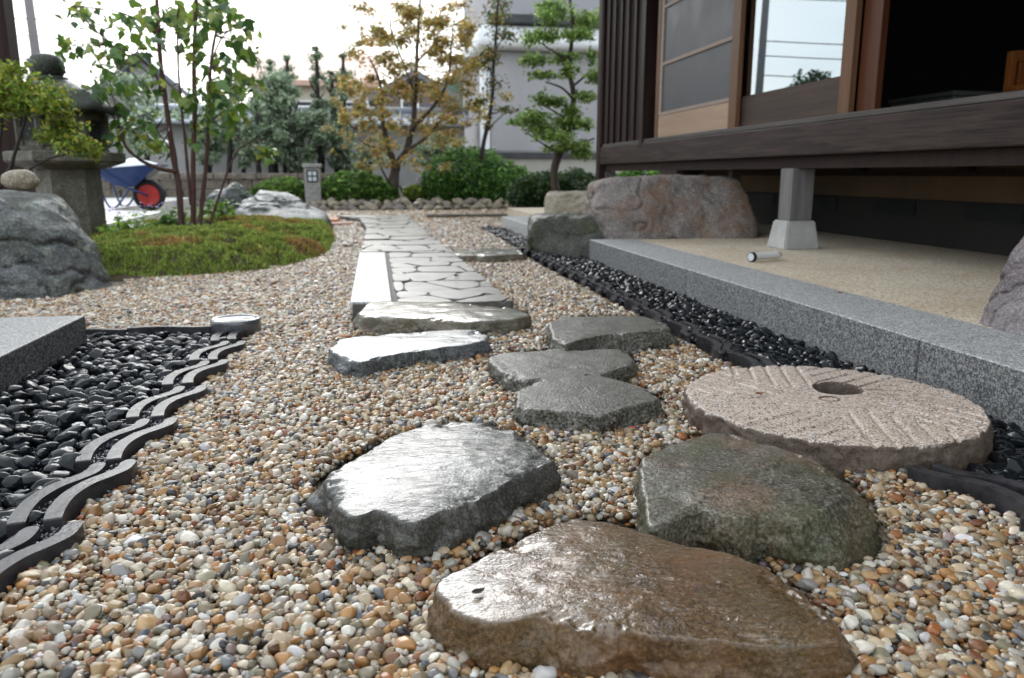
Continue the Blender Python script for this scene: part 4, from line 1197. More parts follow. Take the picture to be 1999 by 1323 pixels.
# things in the room
bx0, by0 = 3.36, 3.44
ch = empty('chair', (bx0, by0, 0.756)); tag(ch, 'low orange brown wooden chair in the dark room at the right edge', 'chair')
M['wood_orange'] = wood_mat('wood_orange', (0.2, 0.065, 0.018), (0.34, 0.12, 0.03), 'z', 1.0, 0.45)
for dx in (-0.2, 0.2):
    for dy in (-0.2, 0.2):
        mk('leg', box(bx0 + dx - 0.018, bx0 + dx + 0.018, by0 + dy - 0.018, by0 + dy + 0.018, 0.756, (0.90 if dy < 0 else 1.10), 0.004), M['wood_orange'], ch)
mk('seat', box(bx0 - 0.23, bx0 + 0.23, by0 - 0.23, by0 + 0.18, 0.901, 0.93, 0.008), M['wood_orange'], ch)
mk('top_rail', box(bx0 - 0.18, bx0 + 0.18, by0 + 0.185, by0 + 0.215, 1.05, 1.105, 0.005), M['wood_orange'], ch)
for k in range(5):
    mk('back_slat', box(bx0 - 0.16 + k * 0.07, bx0 - 0.12 + k * 0.07, by0 + 0.19, by0 + 0.208, 0.93, 1.05, 0.003), M['wood_orange'], ch)
q0, q1 = PX(1745, 190, 3.0), PX(1868, 180, 3.0)
bxz = empty('storage_box', (3.1, (q0[1] + q1[1]) / 2, 0.756)); tag(bxz, 'low grey storage box on the floor inside the dark room', 'box')
M['box_grey'] = simple_mat('box_grey', (0.09, 0.09, 0.085), 0.6, 0.2, 8)
mk('body', box(2.98, 3.3, min(q0[1], q1[1]), max(q0[1], q1[1]), 0.756, 0.90, 0.006), M['box_grey'], bxz)
mk('lid', box(2.97, 3.31, min(q0[1], q1[1]) - 0.01, max(q0[1], q1[1]) + 0.01, 0.901, 0.925, 0.006), M['box_grey'], bxz)
# torch lying on the terrace
fl0, fl1 = G(1466, 500, KZ + 0.022), G(1521, 496, KZ + 0.020)
tl = empty('torch', (fl0[0], fl0[1], KZ - 0.004)); tag(tl, 'white torch with black rim lying on the terrace by the post', 'torch')
ax = (fl1 - fl0); ax[2] = 0; Lf = np.linalg.norm(ax); ax /= Lf
zc = KZ - 0.004 + 0.022
def along(s, z=zc): return np.array([fl0[0], fl0[1], 0]) + ax * s + np.array([0, 0, z])
M['white_plastic'] = simple_mat('white_plastic', (0.75, 0.75, 0.73), 0.35, 0.05, 5, bump=0)
M['black_rubber'] = simple_mat('black_rubber', (0.015, 0.015, 0.016), 0.55, 0.2, 20, bump=0.1)
M['lens'] = simple_mat('lens', (0.5, 0.52, 0.55), 0.1, 0.1, 20, bump=0)
mk('barrel', tube([along(0.016), along(0.03), along(Lf * 0.8), along(Lf * 0.9), along(Lf)], [0.0185, 0.0165, 0.0165, 0.018, 0.014], 20), M['white_plastic'], tl, smooth=True)
mk('head_ring', tube([along(0.0), along(0.003), along(0.014), along(0.0165)], [0.021, 0.0225, 0.0225, 0.0205], 24), M['black_rubber'], tl, smooth=True)
mk('lens', tube([along(-0.003), along(-0.001)], [0.016, 0.0175], 20), M['lens'], tl)

# ================================================================== STONE LANTERN
M['lantern'] = rock_mat('lantern_stone', (0.05, 0.046, 0.036), (0.11, 0.10, 0.08), (0.18, 0.165, 0.135), 6, 0.0, 0.55, None, 0.9, 110, moss_col=(0.045, 0.045, 0.022), bumpd=0.008, rough=(0.4, 0.8))
M['lantern_roof'] = rock_mat('lantern_roof_stone', (0.014, 0.016, 0.013), (0.035, 0.037, 0.032), (0.075, 0.08, 0.074), 6, 0.0, 0.4, None, 0.8, 110, bumpd=0.008, rough=(0.3, 0.65))
LY = 6.0
lc_ = PY(132, 330, LY)
LX = lc_[0]
SC = LY / FOC * 1.07
def lz(py): return PY(132, py, LY)[2]
ln = empty('stone_lantern', (LX, LY, 0.0)); tag(ln, 'old stone lantern with curved dark roof behind the left boulder', 'lantern')
ph = math.radians(18)
def lpart(nm, prof, mt, n=6, off=0.0, sm=False, par=None):
    return mk(nm, lathe([(r_ * 1.06, z) for r_, z in prof], n, (LX + off, LY, 0), ph), mt, par or ln, smooth=sm)
lpart('base', [(0.30, -0.05), (0.30, 0.03), (0.24, 0.07)], M['lantern'])
lpart('shaft', [(0.195, 0.06), (0.19, lz(325))], M['lantern'])
lpart('platform', [(0.22, lz(330)), (0.335, lz(318)), (0.35, lz(314)), (0.35, lz(298)), (0.33, lz(296))], M['lantern'])
# fire box: six corner posts, top and bottom rims, dark hollow
zb0, zb1 = lz(296), lz(214)
fb = lpart('fire_box', [(0.245, zb0), (0.255, zb0 + 0.03), (0.235, zb0 + 0.035), (0.235, zb1 - 0.035), (0.255, zb1 - 0.03), (0.25, zb1)], M['lantern'])
for k in range(6):
    w = ph + k * math.pi / 3
    mk('corner_pillar', tube([(LX + 0.255 * math.cos(w), LY + 0.255 * math.sin(w), zb0 + 0.03), (LX + 0.255 * math.cos(w), LY + 0.255 * math.sin(w), zb1 - 0.03)], 0.03, 6), M['lantern'], fb)
    w2 = w + math.pi / 6
    c_ = np.array([LX + 0.222 * math.cos(w2), LY + 0.222 * math.sin(w2)]); tn = np.array([-math.sin(w2), math.cos(w2)]); nn = np.array([math.cos(w2), math.sin(w2)])
    pl_ = [c_ - tn * 0.07, c_ + tn * 0.07, c_ + tn * 0.07 + nn * 0.004, c_ - tn * 0.07 + nn * 0.004]
    mk('window_opening', prism(pl_, zb0 + 0.07, zb1 - 0.07), M['void'], fb)
# curved roof
zr0, zr1 = lz(222), lz(160)
pr = [(0.10, zr0 - 0.0), (0.36, zr0 + 0.0), (0.405, zr0 - 0.012), (0.412, zr0 + 0.025), (0.385, zr0 + 0.055), (0.335, zr0 + 0.105), (0.27, zr0 + 0.15), (0.20, zr1 - 0.03), (0.13, zr1), (0.10, zr1 + 0.01)]
Vv, Ff = [], []
nseg = 72
for r_, z in pr:
    for k in range(nseg):
        w = 2 * math.pi * k / nseg
        hexf = math.cos(math.pi / 6) / math.cos(((w - ph + math.pi / 6) % (math.pi / 3)) - math.pi / 6) if False else 1 / math.cos(((w - ph) % (math.pi / 3)) - math.pi / 6) * math.cos(math.pi / 6)
        hexf = 1 + (hexf - 1) * (0.95 if r_ > 0.2 else 0.5)
        lift = 0.03 * ((hexf - 0.87) / 0.13) ** 2 if r_ > 0.3 else 0
        Vv.append((LX + r_ * 1.06 * hexf * math.cos(w), LY + r_ * 1.06 * hexf * math.sin(w), z + lift))
for i in range(len(pr) - 1):
    for k in range(nseg): Ff.append((i * nseg + k, i * nseg + (k + 1) % nseg, (i + 1) * nseg + (k + 1) % nseg, (i + 1) * nseg + k))
Ff.append(tuple(range(nseg))[::-1]); Ff.append(tuple((len(pr) - 1) * nseg + k for k in range(nseg)))
mk('roof', (np.array(Vv), Ff), M['lantern_roof'], ln, smooth=True)
off = (118 - 132) * SC
lpart('finial_collar', [(0.10, zr1 - 0.01), (0.118, zr1 + 0.01), (0.118, zr1 + 0.03), (0.08, zr1 + 0.035)], M['lantern_roof'], 24, off, True)
z0 = zr1 + 0.03
zt = PY(118, 104, LY)[2]
hh = zt - z0
lpart('finial', [(0.07, z0 - 0.01), (0.095, z0 + hh * 0.12), (0.104, z0 + hh * 0.4), (0.102, z0 + hh * 0.65), (0.085, z0 + hh * 0.85), (0.045, z0 + hh * 0.96), (0.004, zt)], M['lantern_roof'], 28, off, True)

# ================================================================== MOSS MOUND
MP = np.array([G(*a)[:2] for a in [(192, 545), (260, 545), (340, 540), (430, 533), (520, 527), (590, 512), (640, 495), (655, 470), (650, 450)]] + [(-0.35, 7.2), (-0.7, 7.7), (-1.3, 7.8), (-2.0, 7.6), (-2.05, 6.2), (-1.9, 5.2), (-1.6, 4.5)])
def edge_dist(poly, X, Y):
    d = np.full(len(X), 9.0)
    for i in range(len(poly)):
        p, q = poly[i], poly[(i + 1) % len(poly)]
        e = q - p
        t_ = np.clip(((X - p[0]) * e[0] + (Y - p[1]) * e[1]) / (e @ e), 0, 1)
        d = np.minimum(d, np.hypot(X - p[0] - t_ * e[0], Y - p[1] - t_ * e[1]))
    return d
def mound_z(X, Y):
    d = edge_dist(MP, X, Y)
    n_ = fbm(np.stack([X * 3.2, Y * 3.2, X * 0], 1), 61, 4)
    z = 0.055 * (1 - np.exp(-d / 0.05)) + 0.075 * (1 - np.exp(-d / 0.4)) + 0.022 * n_ * np.clip(d / 0.1, 0, 1) + 0.09 * (0.45 - np.abs(fbm(np.stack([X * 7, Y * 7, X * 0 + 5], 1), 63, 3))) * np.clip(d / 0.05, 0, 1)
    return np.where(inside(MP, X, Y), z, -0.02)
xs = np.arange(-2.2, -0.2, 0.025); ys = np.arange(4.0, 8.0, 0.025)
gx, gy = np.meshgrid(xs, ys)
X, Y = gx.ravel(), gy.ravel()
Z = mound_z(X, Y)
nx_, ny_ = len(xs), len(ys)
idx = np.arange(nx_ * ny_).reshape(ny_, nx_)
F = np.stack([idx[:-1, :-1], idx[:-1, 1:], idx[1:, 1:], idx[1:, :-1]], -1).reshape(-1, 4)
keep = (Z[F] > -0.015).any(1)
M['mound'] = simple_mat('mound_soil', (0.07, 0.055, 0.03), 0.9, 0.4, 9, bump=0.8, bd=0.01)
tag(mk('moss_mound', (np.stack([X, Y, Z - 0.012], 1), F[keep]), M['mound'], smooth=True), kind='structure')
def leaves(P, size, pal, mat, name, parent=None, up=0.5, aspect=0.5, jit=0.25, droop=0.0, w=None, kind=None):
    """one mesh of small folded leaves"""
    n = len(P)
    L = size * rng.lognormal(0, 0.25, n)
    nr = rng.normal(size=(n, 3)) * 0.7 + np.array([0, 0, up * 1.6])
    nr /= np.linalg.norm(nr, axis=1)[:, None]
    a = rng.normal(size=(n, 3)); a[:, 2] -= droop
    a -= nr * (a * nr).sum(1)[:, None]; a /= np.linalg.norm(a, axis=1)[:, None] + 1e-9
    b_ = np.cross(nr, a)
    h_ = nr * (L * 0.08)[:, None]
    V = np.stack([P - a * (L / 2)[:, None], P + b_ * (L * aspect / 2)[:, None] + h_, P + a * (L / 2)[:, None], P - b_ * (L * aspect / 2)[:, None] + h_], 1).reshape(-1, 3)
    F = np.arange(n * 4).reshape(n, 4)
    pal = np.asarray(pal, float)
    k = rng.choice(len(pal), n, p=w)
    c = pal[k] * np.exp(rng.normal(0, jit, (n, 1)))
    return mk(name, (V, F), mat, parent, colors=np.repeat(np.clip(c, 0.003, 0.9), 4, 0))
# moss sprigs
n = 230000
X = rng.uniform(-2.1, -0.3, n); Y = rng.uniform(4.1, 7.6, n)
Z = mound_z(X, Y)
d = edge_dist(MP, X, Y)
pn = fbm(np.stack([X * 2.6, Y * 2.6, X * 0 + 3], 1), 71, 4)
soil = np.exp(-(((X + 1.42) / 0.38) ** 2 + ((Y - 6.25) / 0.55) ** 2))      # bare earth under the little tree
ok = (Z > -0.01) & (rng.random(n) > soil * 1.25)
X, Y, Z, pn = X[ok], Y[ok], Z[ok], pn[ok]
n = len(X)
hgt = rng.uniform(0.003, 0.012, n); wd = rng.uniform(0.004, 0.008, n)
w = rng.uniform(0, 6.283, n); ln_x, ln_y = rng.normal(0, 0.007, n), rng.normal(0, 0.007, n)
b0 = np.stack([X - wd * np.cos(w), Y - wd * np.sin(w), Z - 0.012], 1); b1 = np.stack([X + wd * np.cos(w), Y + wd * np.sin(w), Z - 0.012], 1)
tp = np.stack([X + ln_x, Y + ln_y, Z + hgt], 1)
brown = np.clip((pn - 0.28) / 0.6 + rng.normal(0, 0.25, n), 0, 1)[:, None]
c = np.array([0.23, 0.29, 0.06]) * (1 - brown) + np.array([0.33, 0.21, 0.07]) * brown
c = c * np.exp(rng.normal(0, 0.35, (n, 1)))
tag(mk('moss', (np.stack([b0, b1, tp], 1).reshape(-1, 3), np.arange(n * 3).reshape(n, 3)), M['leaf'], colors=np.repeat(np.clip(c, 0.004, 0.6), 3, 0)), 'green and rusty moss covering the mound', 'moss', kind='stuff')

# ================================================================== PLANTS
def px_scale(Y): return Y / FOC
def limbs(Y, specs, parent, mat, name='trunk', m=6):
    """specs: (list of picture points, start radius, end radius, depth shift at the tip)"""
    for k, (pts, r0, r1, dy) in enumerate(specs):
        P = np.array([PY(x, y, Y + dy * i / max(1, len(pts) - 1)) for i, (x, y) in enumerate(pts)])
        S = spline(P, m)
        S += 0.35 * r0 * np.stack([fbm(S * 3 + k, 80 + k, 2), fbm(S * 3 + k + 9, 81 + k, 2), S[:, 0] * 0], 1)
        rr = np.linspace(r0, r1, len(S)) * (1 + 0.08 * rng.normal(size=len(S)))
        mk(name if k == 0 else 'limb', tube(S, rr, 8), mat, parent, smooth=True)
def cloud(Y, cl, flat=0.7):
    """leaf positions in ragged clumps: (px, py, half width, half height, count, depth shift)"""
    out = []
    for (x, y, rx, ry, n, dy) in cl:
        s_ = px_scale(Y + dy) * 1.03
        c = PY(x, y, Y + dy)
        d = rng.normal(size=(n, 3)); d /= np.linalg.norm(d, axis=1)[:, None]
        r = rng.random(n) ** 0.42
        e = 1 + 0.55 * fbm(d * 2.6 + x * 0.1, int(x) % 97, 3)
        out.append(c + d * (r * e)[:, None] * np.array([rx * s_, rx * s_ * 0.85, ry * s_]))
    return np.concatenate(out)

# --- small multi-stemmed tree on the moss, big lobed leaves, each leaf a piece
TY = 6.05
tb = PY(372, 450, TY)
tree = empty('young_tree', tb); tag(tree, 'slender several-stemmed young tree with large lobed green leaves on the moss', 'tree')
limbs(TY, [([(357, 455), (345, 340), (330, 250), (318, 160), (308, 60), (302, -40)], 0.023, 0.012, 0.1),
           ([(376, 452), (377, 360), (380, 250), (378, 130), (382, 20), (388, -40)], 0.019, 0.012, -0.15),
           ([(388, 450), (400, 360), (407, 240), (411, 130), (420, 70), (436, 0)], 0.017, 0.007, 0.2),
           ([(372, 400), (362, 280), (352, 180), (346, 80), (348, 10)], 0.011, 0.005, -0.2),
           ([(409, 440), (432, 370), (455, 310), (478, 282), (514, 274)], 0.009, 0.004, -0.1),
           ([(343, 335), (310, 328), (275, 312), (246, 285), (236, 250)], 0.015, 0.008, -0.2),
           ([(318, 180), (300, 140), (270, 110), (220, 90), (165, 80)], 0.008, 0.003, -0.3),
           ([(312, 70), (270, 40), (220, 20), (140, 12)], 0.008, 0.003, -0.3),
           ([(411, 130), (430, 80), (452, 55), (470, 40)], 0.007, 0.003, 0.1),
           ([(331, 290), (310, 260), (296, 240)], 0.006, 0.003, -0.1),
           ([(407, 220), (440, 180), (480, 160)], 0.006, 0.003, 0.1)], tree, M['bark_red'])
def lobed_leaf(seed):
    r_ = np.random.default_rng(seed)
    out = [(0, 0), (0.10, 0.10), (0.26, 0.16), (0.46, 0.42), (0.27, 0.44), (0.20, 0.56), (0.16, 0.78), (0.0, 1.0)]
    out = [(x * r_.uniform(0.85, 1.1), y) for x, y in out]
    right = out; left = [(-x, y) for x, y in out[1:-1]][::-1]
    P = right + left
    V = [(x, y - 0.05, -0.25 * y * y - 0.35 * x * x + 0.05 * math.sin(9 * y)) for x, y in P]
    V.append((0, 0.45, -0.03))
    n = len(P)
    F = [(i, (i + 1) % n, n) for i in range(n)]
    return np.array(V), F
M['leaf_obj'] = None
t = NT('broad_leaf')
oi = t.n('ShaderNodeObjectInfo')
c_ = t.ramp(oi.outputs['Random'], [(0.0, (0.03, 0.07, 0.02)), (0.4, (0.06, 0.13, 0.022)), (0.8, (0.11, 0.19, 0.03)), (1.0, (0.2, 0.23, 0.035))])
t.P(Base_Color=c_, Roughness=0.33)
tr = t.n('ShaderNodeBsdfTranslucent'); t.t.links.new(c_, tr.inputs['Color'])
ms_ = t.n('ShaderNodeMixShader', Fac=0.36)
t.t.links.new(t.b.outputs[0], ms_.inputs[1]); t.t.links.new(tr.outputs[0], ms_.inputs[2])
t.t.links.new(ms_.outputs[0], t.t.nodes['Material Output'].inputs['Surface'])
M['leaf_obj'] = t.m
lm = []
for k in range(4):
    V, F = lobed_leaf(k)
    me = bpy.data.meshes.new('leaf'); me.from_pydata([tuple(q) for q in V], [], F); me.materials.append(M['leaf_obj'])
    me.polygons.foreach_set('use_smooth', np.ones(len(me.polygons), bool)); lm.append(me)
LC = [(165, 25, 45, 22, 10), (130, 92, 22, 22, 4), (205, 105, 45, 25, 16), (250, 40, 55, 30, 16), (225, 150, 42, 35, 16), (275, 95, 35, 25, 10), (330, 20, 50, 25, 16), (290, 165, 30, 30, 8), (395, 30, 45, 35, 18), (465, 50, 38, 38, 18),
      (490, 105, 22, 26, 8), (440, 130, 40, 32, 16), (380, 95, 35, 30, 10), (430, 185, 45, 35, 20), (485, 165, 28, 22, 8), (370, 195, 40, 35, 14), (260, 235, 40, 32, 14), (300, 285, 30, 22, 6), (225, 265, 25, 25, 7), (400, 245, 38, 26, 12), (520, 297, 24, 12, 6), (350, 60, 40, 30, 10), (450, 225, 30, 25, 9), (190, 190, 30, 26, 8), (415, 20, 40, 30, 10)]
nl = 0
STEMS = [(318, 160), (308, 60), (330, 250), (378, 130), (382, 20), (411, 130), (420, 70), (407, 240), (270, 110), (220, 90), (270, 40), (236, 250), (436, 0), (352, 180)]
for (x, y, rx, ry, cnt) in LC:
    sx_, sy_ = min(STEMS, key=lambda q_: (q_[0] - x) ** 2 + (q_[1] - y) ** 2)
    for _ in range(3):
        ex, ey = x + rng.normal(0, rx * 0.5), y + rng.normal(0, ry * 0.5)
        mk('twig', tube(spline(np.array([PY(sx_, sy_, TY), PY((sx_ + ex) / 2 + rng.normal(0, 6), (sy_ + ey) / 2 - 6, TY + rng.normal(0, 0.1)), PY(ex, ey, TY + rng.normal(0, 0.25))]), 4), np.linspace(0.0045, 0.0015, 9), 5), M['bark_red'], tree)
    for _ in range(cnt):
        if nl >= 298: break
        nl += 1
        p_ = PY(x + rng.normal(0, rx * 0.6), y + rng.normal(0, ry * 0.6), TY + rng.normal(0, 0.3))
        o = bpy.data.objects.new('leaf', lm[int(rng.integers(0, 4))]); col.objects.link(o); o.parent = tree
        o.location = Vector(p_ - tb); s_ = rng.uniform(0.075, 0.13)
        o.scale = (s_ * rng.uniform(0.8, 1.0), s_, s_)
        o.rotation_euler = (rng.normal(-0.7, 0.45), rng.normal(0, 0.45), rng.uniform(0, 6.283))

P = cloud(TY, [(x, y, rx * 0.95, ry * 0.95, 26, rng.uniform(-0.3, 0.3)) for (x, y, rx, ry, cnt) in LC])
tag(leaves(P, 0.062, [(0.06, 0.12, 0.02), (0.11, 0.19, 0.03), (0.17, 0.25, 0.04), (0.26, 0.28, 0.05)], M['leaf_gloss'], 'foliage', tree, 0.4, 0.62, 0.25, 0.4), kind='stuff')

# --- leaning maple sprays in front of the lantern
sm = empty('small_maple', PY(15, 372, 4.9)); tag(sm, 'small yellow green maple reaching in front of the lantern from the left edge', 'tree')
limbs(4.9, [([(-40, 420), (10, 350), (30, 290), (50, 225), (62, 180)], 0.013, 0.006, 0.0), ([(50, 335), (90, 312), (130, 300), (165, 288)], 0.006, 0.003, 0.0), ([(-20, 420), (-5, 300), (2, 230), (-20, 150)], 0.012, 0.006, 0.0), ([(50, 225), (90, 215), (130, 230), (170, 270)], 0.006, 0.003, 0)], sm, M['bark_dark'])
P = cloud(4.9, [(10, 165, 60, 28, 900, 0.1), (60, 185, 50, 25, 900, 0), (100, 205, 38, 22, 700, -0.1), (20, 205, 50, 22, 800, 0), (125, 245, 34, 20, 600, 0), (155, 285, 34, 18, 600, -0.1), (95, 265, 30, 18, 300, 0), (-40, 190, 60, 45, 900, 0), (30, 135, 30, 14, 260, 0), (110, 180, 26, 12, 200, 0), (185, 300, 16, 10, 120, 0)])
leaves(P, 0.03, [(0.12, 0.20, 0.025), (0.19, 0.28, 0.035), (0.28, 0.34, 0.045), (0.07, 0.12, 0.02), (0.34, 0.30, 0.04)], M['leaf'], 'crown', sm, 0.6, 0.42)

# --- autumn maple
MY = 12.0
mp = empty('autumn_maple', PY(770, 372, MY)); tag(mp, 'maple tree turning orange and olive behind the low shrubs', 'tree')
limbs(MY, [([(768, 385), (770, 350), (772, 320)], 0.085, 0.065, 0), ([(772, 322), (790, 295), (806, 250), (812, 190), (815, 120), (820, 40), (818, -30)], 0.055, 0.015, 0.4), ([(771, 322), (760, 290), (748, 240), (745, 190), (738, 150), (720, 110)], 0.05, 0.01, -0.4), ([(806, 250), (840, 215), (870, 170), (880, 110), (885, 50)], 0.032, 0.01, -0.4),
           ([(790, 295), (830, 270), (860, 235), (900, 215)], 0.03, 0.008, 0.3), ([(750, 235), (720, 215), (700, 205)], 0.02, 0.006, 0.2), ([(772, 318), (745, 290), (720, 285), (700, 270)], 0.025, 0.006, -0.3), ([(812, 190), (790, 130), (770, 80), (760, 40)], 0.02, 0.006, 0), ([(815, 120), (850, 80), (860, 30)], 0.018, 0.006, 0.3), ([(768, 370), (745, 330), (735, 300)], 0.02, 0.006, -0.2)], mp, M['bark'])
clm = []
for (x, y, rx, ry, n) in [(740, 45, 34, 14, 500), (790, 25, 40, 16, 700), (850, 15, 48, 18, 900), (900, 40, 40, 18, 700), (720, 80, 30, 12, 350), (770, 85, 45, 15, 800), (830, 75, 45, 18, 900), (890, 90, 45, 18, 900), (735, 125, 36, 14, 500), (800, 130, 50, 16, 900), (870, 140, 50, 17, 900), (920, 135, 26, 16, 400), (700, 170, 32, 12, 380), (745, 175, 40, 13, 500), (820, 185, 48, 14, 700), (890, 190, 45, 15, 700),
                          (705, 222, 36, 12, 450), (745, 225, 40, 14, 500), (790, 235, 35, 12, 380), (850, 235, 45, 14, 560), (905, 235, 35, 12, 380), (715, 262, 32, 12, 350), (760, 275, 30, 11, 220), (725, 300, 30, 12, 300), (850, 275, 40, 12, 360), (890, 275, 30, 10, 240), (820, 305, 28, 9, 160), (680, 265, 16, 8, 90), (935, 205, 26, 9, 200), (700, 110, 18, 8, 120)]:
    clm.append((x, y, rx * 1.1, ry * 1.25, n // 4, rng.uniform(-0.6, 0.6)))
    for _ in range(7): clm.append((x + rng.normal(0, rx * 0.8), y + rng.normal(0, 22), rx * 0.38, ry * 0.7, n // 6, rng.uniform(-0.9, 0.9)))
leaves(cloud(MY, clm), 0.055, [(0.44, 0.29, 0.07), (0.34, 0.30, 0.08), (0.50, 0.26, 0.07), (0.26, 0.29, 0.09), (0.20, 0.24, 0.08), (0.55, 0.40, 0.11), (0.36, 0.22, 0.12)], M['leaf'], 'crown', mp, 0.9, 0.5, 0.3)

# --- thin sparse tree beside the storehouse
th_ = empty('thin_tree', PY(925, 300, 11.6)); tag(th_, 'thin upright tree with sparse leaves between maple and storehouse', 'tree')
limbs(11.6, [([(938, 310), (952, 250), (962, 190), (966, 110), (970, 40), (975, -30)], 0.035, 0.012, 0), ([(948, 262), (965, 240), (985, 222)], 0.014, 0.005, 0), ([(962, 150), (950, 128), (930, 118)], 0.012, 0.005, 0), ([(966, 100), (985, 70), (1000, 62)], 0.01, 0.004, 0)], th_, M['bark_dark'])
leaves(cloud(11.6, [(965, 40, 26, 22, 220, 0), (985, 70, 30, 14, 200, 0), (960, 110, 24, 16, 150, 0), (940, 120, 26, 12, 130, 0), (965, 165, 22, 16, 130, 0), (950, 130, 20, 20, 100, 0), (985, 215, 30, 8, 160, 0), (940, 200, 30, 8, 150, 0), (975, 8, 24, 16, 200, 0)]), 0.055, [(0.05, 0.08, 0.02), (0.09, 0.12, 0.03), (0.20, 0.13, 0.05)], M['leaf'], 'crown', th_, 0.5, 0.5)

# --- tiered garden tree next to the house
tt = empty('tiered_tree', PY(1090, 360, 9.6)); tag(tt, 'tiered bright green evergreen garden tree beside the house corner', 'tree')
limbs(9.6, [([(1088, 372), (1084, 330), (1095, 290), (1112, 240), (1118, 190), (1112, 130), (1118, 60), (1110, -20)], 0.055, 0.02, 0.2), ([(1112, 235), (1090, 222), (1060, 205)], 0.02, 0.008, -0.2), ([(1116, 170), (1140, 150), (1165, 130)], 0.018, 0.007, 0.2), ([(1117, 190), (1095, 170), (1065, 160)], 0.018, 0.007, 0), ([(1095, 290), (1130, 280), (1160, 270)], 0.02, 0.008, 0), ([(1090, 300), (1060, 280), (1030, 260)], 0.018, 0.006, 0), ([(1113, 120), (1080, 100), (1050, 80)], 0.016, 0.006, 0.1)], tt, M['bark'])
leaves(cloud(9.6, [(x_ + rng.normal(0, 14), y_ + rng.normal(0, 9), a_ * 0.5, b__ * 1.0, n_ // 3, rng.uniform(-0.4, 0.4)) for (x_, y_, a_, b__, n_) in ((1085, 25, 40, 20, 900), (1130, 60, 40, 18, 900), (1060, 95, 40, 16, 800), (1110, 150, 40, 16, 800), (1060, 185, 40, 16, 800), (1120, 215, 40, 16, 800), (1060, 245, 45, 18, 900), (1110, 262, 45, 16, 900), (1030, 240, 36, 14, 700), (1150, 110, 26, 20, 600), (1140, 300, 30, 14, 600))] + [(x_ + rng.normal(0, 8), y_ + rng.normal(0, 6), a_ * 0.85, b__ * 0.8, int(n_ * 0.6), dy_) for (x_, y_, a_, b__, n_, dy_) in [(1085, 20, 42, 22, 1300, 0), (1135, 35, 40, 20, 1100, 0.2), (1060, 70, 40, 16, 900, -0.2), (1120, 75, 42, 15, 1000, 0), (1045, 115, 36, 14, 800, 0), (1100, 118, 40, 14, 900, 0.2), (1150, 150, 28, 16, 600, 0), (1065, 150, 36, 12, 600, 0), (1140, 185, 30, 14, 600, 0), (1080, 200, 32, 14, 700, 0.1), (1045, 225, 40, 16, 1000, -0.2), (1095, 235, 42, 16, 1100, 0), (1030, 258, 36, 14, 800, -0.2), (1075, 265, 45, 14, 1000, -0.3), (1125, 280, 40, 14, 900, -0.2), (1150, 250, 25, 14, 500, 0.2), (1090, 295, 40, 12, 600, 0), (1145, 305, 26, 12, 450, 0), (1010, 245, 22, 8, 250, 0)]]), 0.055,
       [(0.15, 0.25, 0.06), (0.22, 0.33, 0.08), (0.09, 0.16, 0.045), (0.32, 0.41, 0.11)], M['leaf_gloss'], 'crown', tt, 0.7, 0.42, 0.3)

# --- shrubs
def shrub(name, label, Y, cl, size, pal, up=0.5, asp=0.5, stem=True, base=None, group=None, mat='leaf_gloss'):
    x0, y0 = base or (cl[0][0], cl[0][1] + cl[0][3])
    r_ = empty(name, PY(x0, y0, Y)); tag(r_, label, 'shrub', group)
    # shell-heavy foliage so that the outline reads and the heart stays dark
    out = []
    for (x, y, rx, ry, n, dy) in cl:
        s_ = px_scale(Y + dy) * 1.03
        c = PY(x, y, Y + dy)
        d = rng.normal(size=(n, 3)); d /= np.linalg.norm(d, axis=1)[:, None]
        r = 0.62 + 0.38 * rng.random(n) ** 0.6
        e = 1 + 0.10 * fbm(d * 5 + x * 0.1, int(x) % 97, 3)
        out.append(c + d * (r * e)[:, None] * np.array([rx * s_, rx * s_ * 0.9, ry * s_]))
    leaves(np.concatenate(out), size, pal, M[mat], 'foliage', r_, up, asp, 0.35)
    if stem:
        b = PY(x0, y0, Y)
        for k in range(6):
            w = rng.uniform(0, 6.28)
            tipp = np.concatenate([c[:2] + rng.normal(0, 0.15, 2), [c[2] + 0.1]])
            mk('stem', tube(spline(np.array([b + np.array([0.06 * math.cos(w), 0.06 * math.sin(w), -0.02]), (b + tipp) / 2 + rng.normal(0, 0.05, 3), tipp]), 4), [0.014] * 4 + [0.01] * 4 + [0.006], 6), M['bark_dark'], r_)
    return r_
GRN = [(0.07, 0.16, 0.035), (0.12, 0.24, 0.05), (0.045, 0.10, 0.025), (0.17, 0.30, 0.07)]
shrub('round_azalea', 'large clipped round green azalea behind the rubble border', 12.4, [(915, 350, 88, 60, 9000, 0), (975, 362, 66, 44, 5000, -0.3), (870, 372, 45, 34, 3000, -0.2)], 0.06, GRN, base=(930, 402))
shrub('low_shrub', 'low bright green shrub to the right of the stone post', 12.1, [(690, 368, 62, 32, 4500, 0), (735, 376, 42, 24, 2200, -0.1)], 0.065, [(0.08, 0.17, 0.03), (0.13, 0.24, 0.045), (0.05, 0.11, 0.025), (0.20, 0.30, 0.07)], base=(690, 400))
shrub('low_shrub', 'low yellow green shrub to the left of the stone post', 12.3, [(555, 372, 52, 24, 2800, 0), (590, 380, 26, 18, 900, 0), (515, 378, 30, 14, 700, 0)], 0.06, [(0.11, 0.19, 0.03), (0.16, 0.26, 0.045), (0.06, 0.11, 0.025)], base=(555, 398))
shrub('small_shrub', 'small yellow leaved plant between the maple trunk and the azalea', 12.2, [(810, 375, 22, 14, 700, 0)], 0.05, [(0.24, 0.30, 0.04), (0.16, 0.25, 0.04)], base=(810, 390))
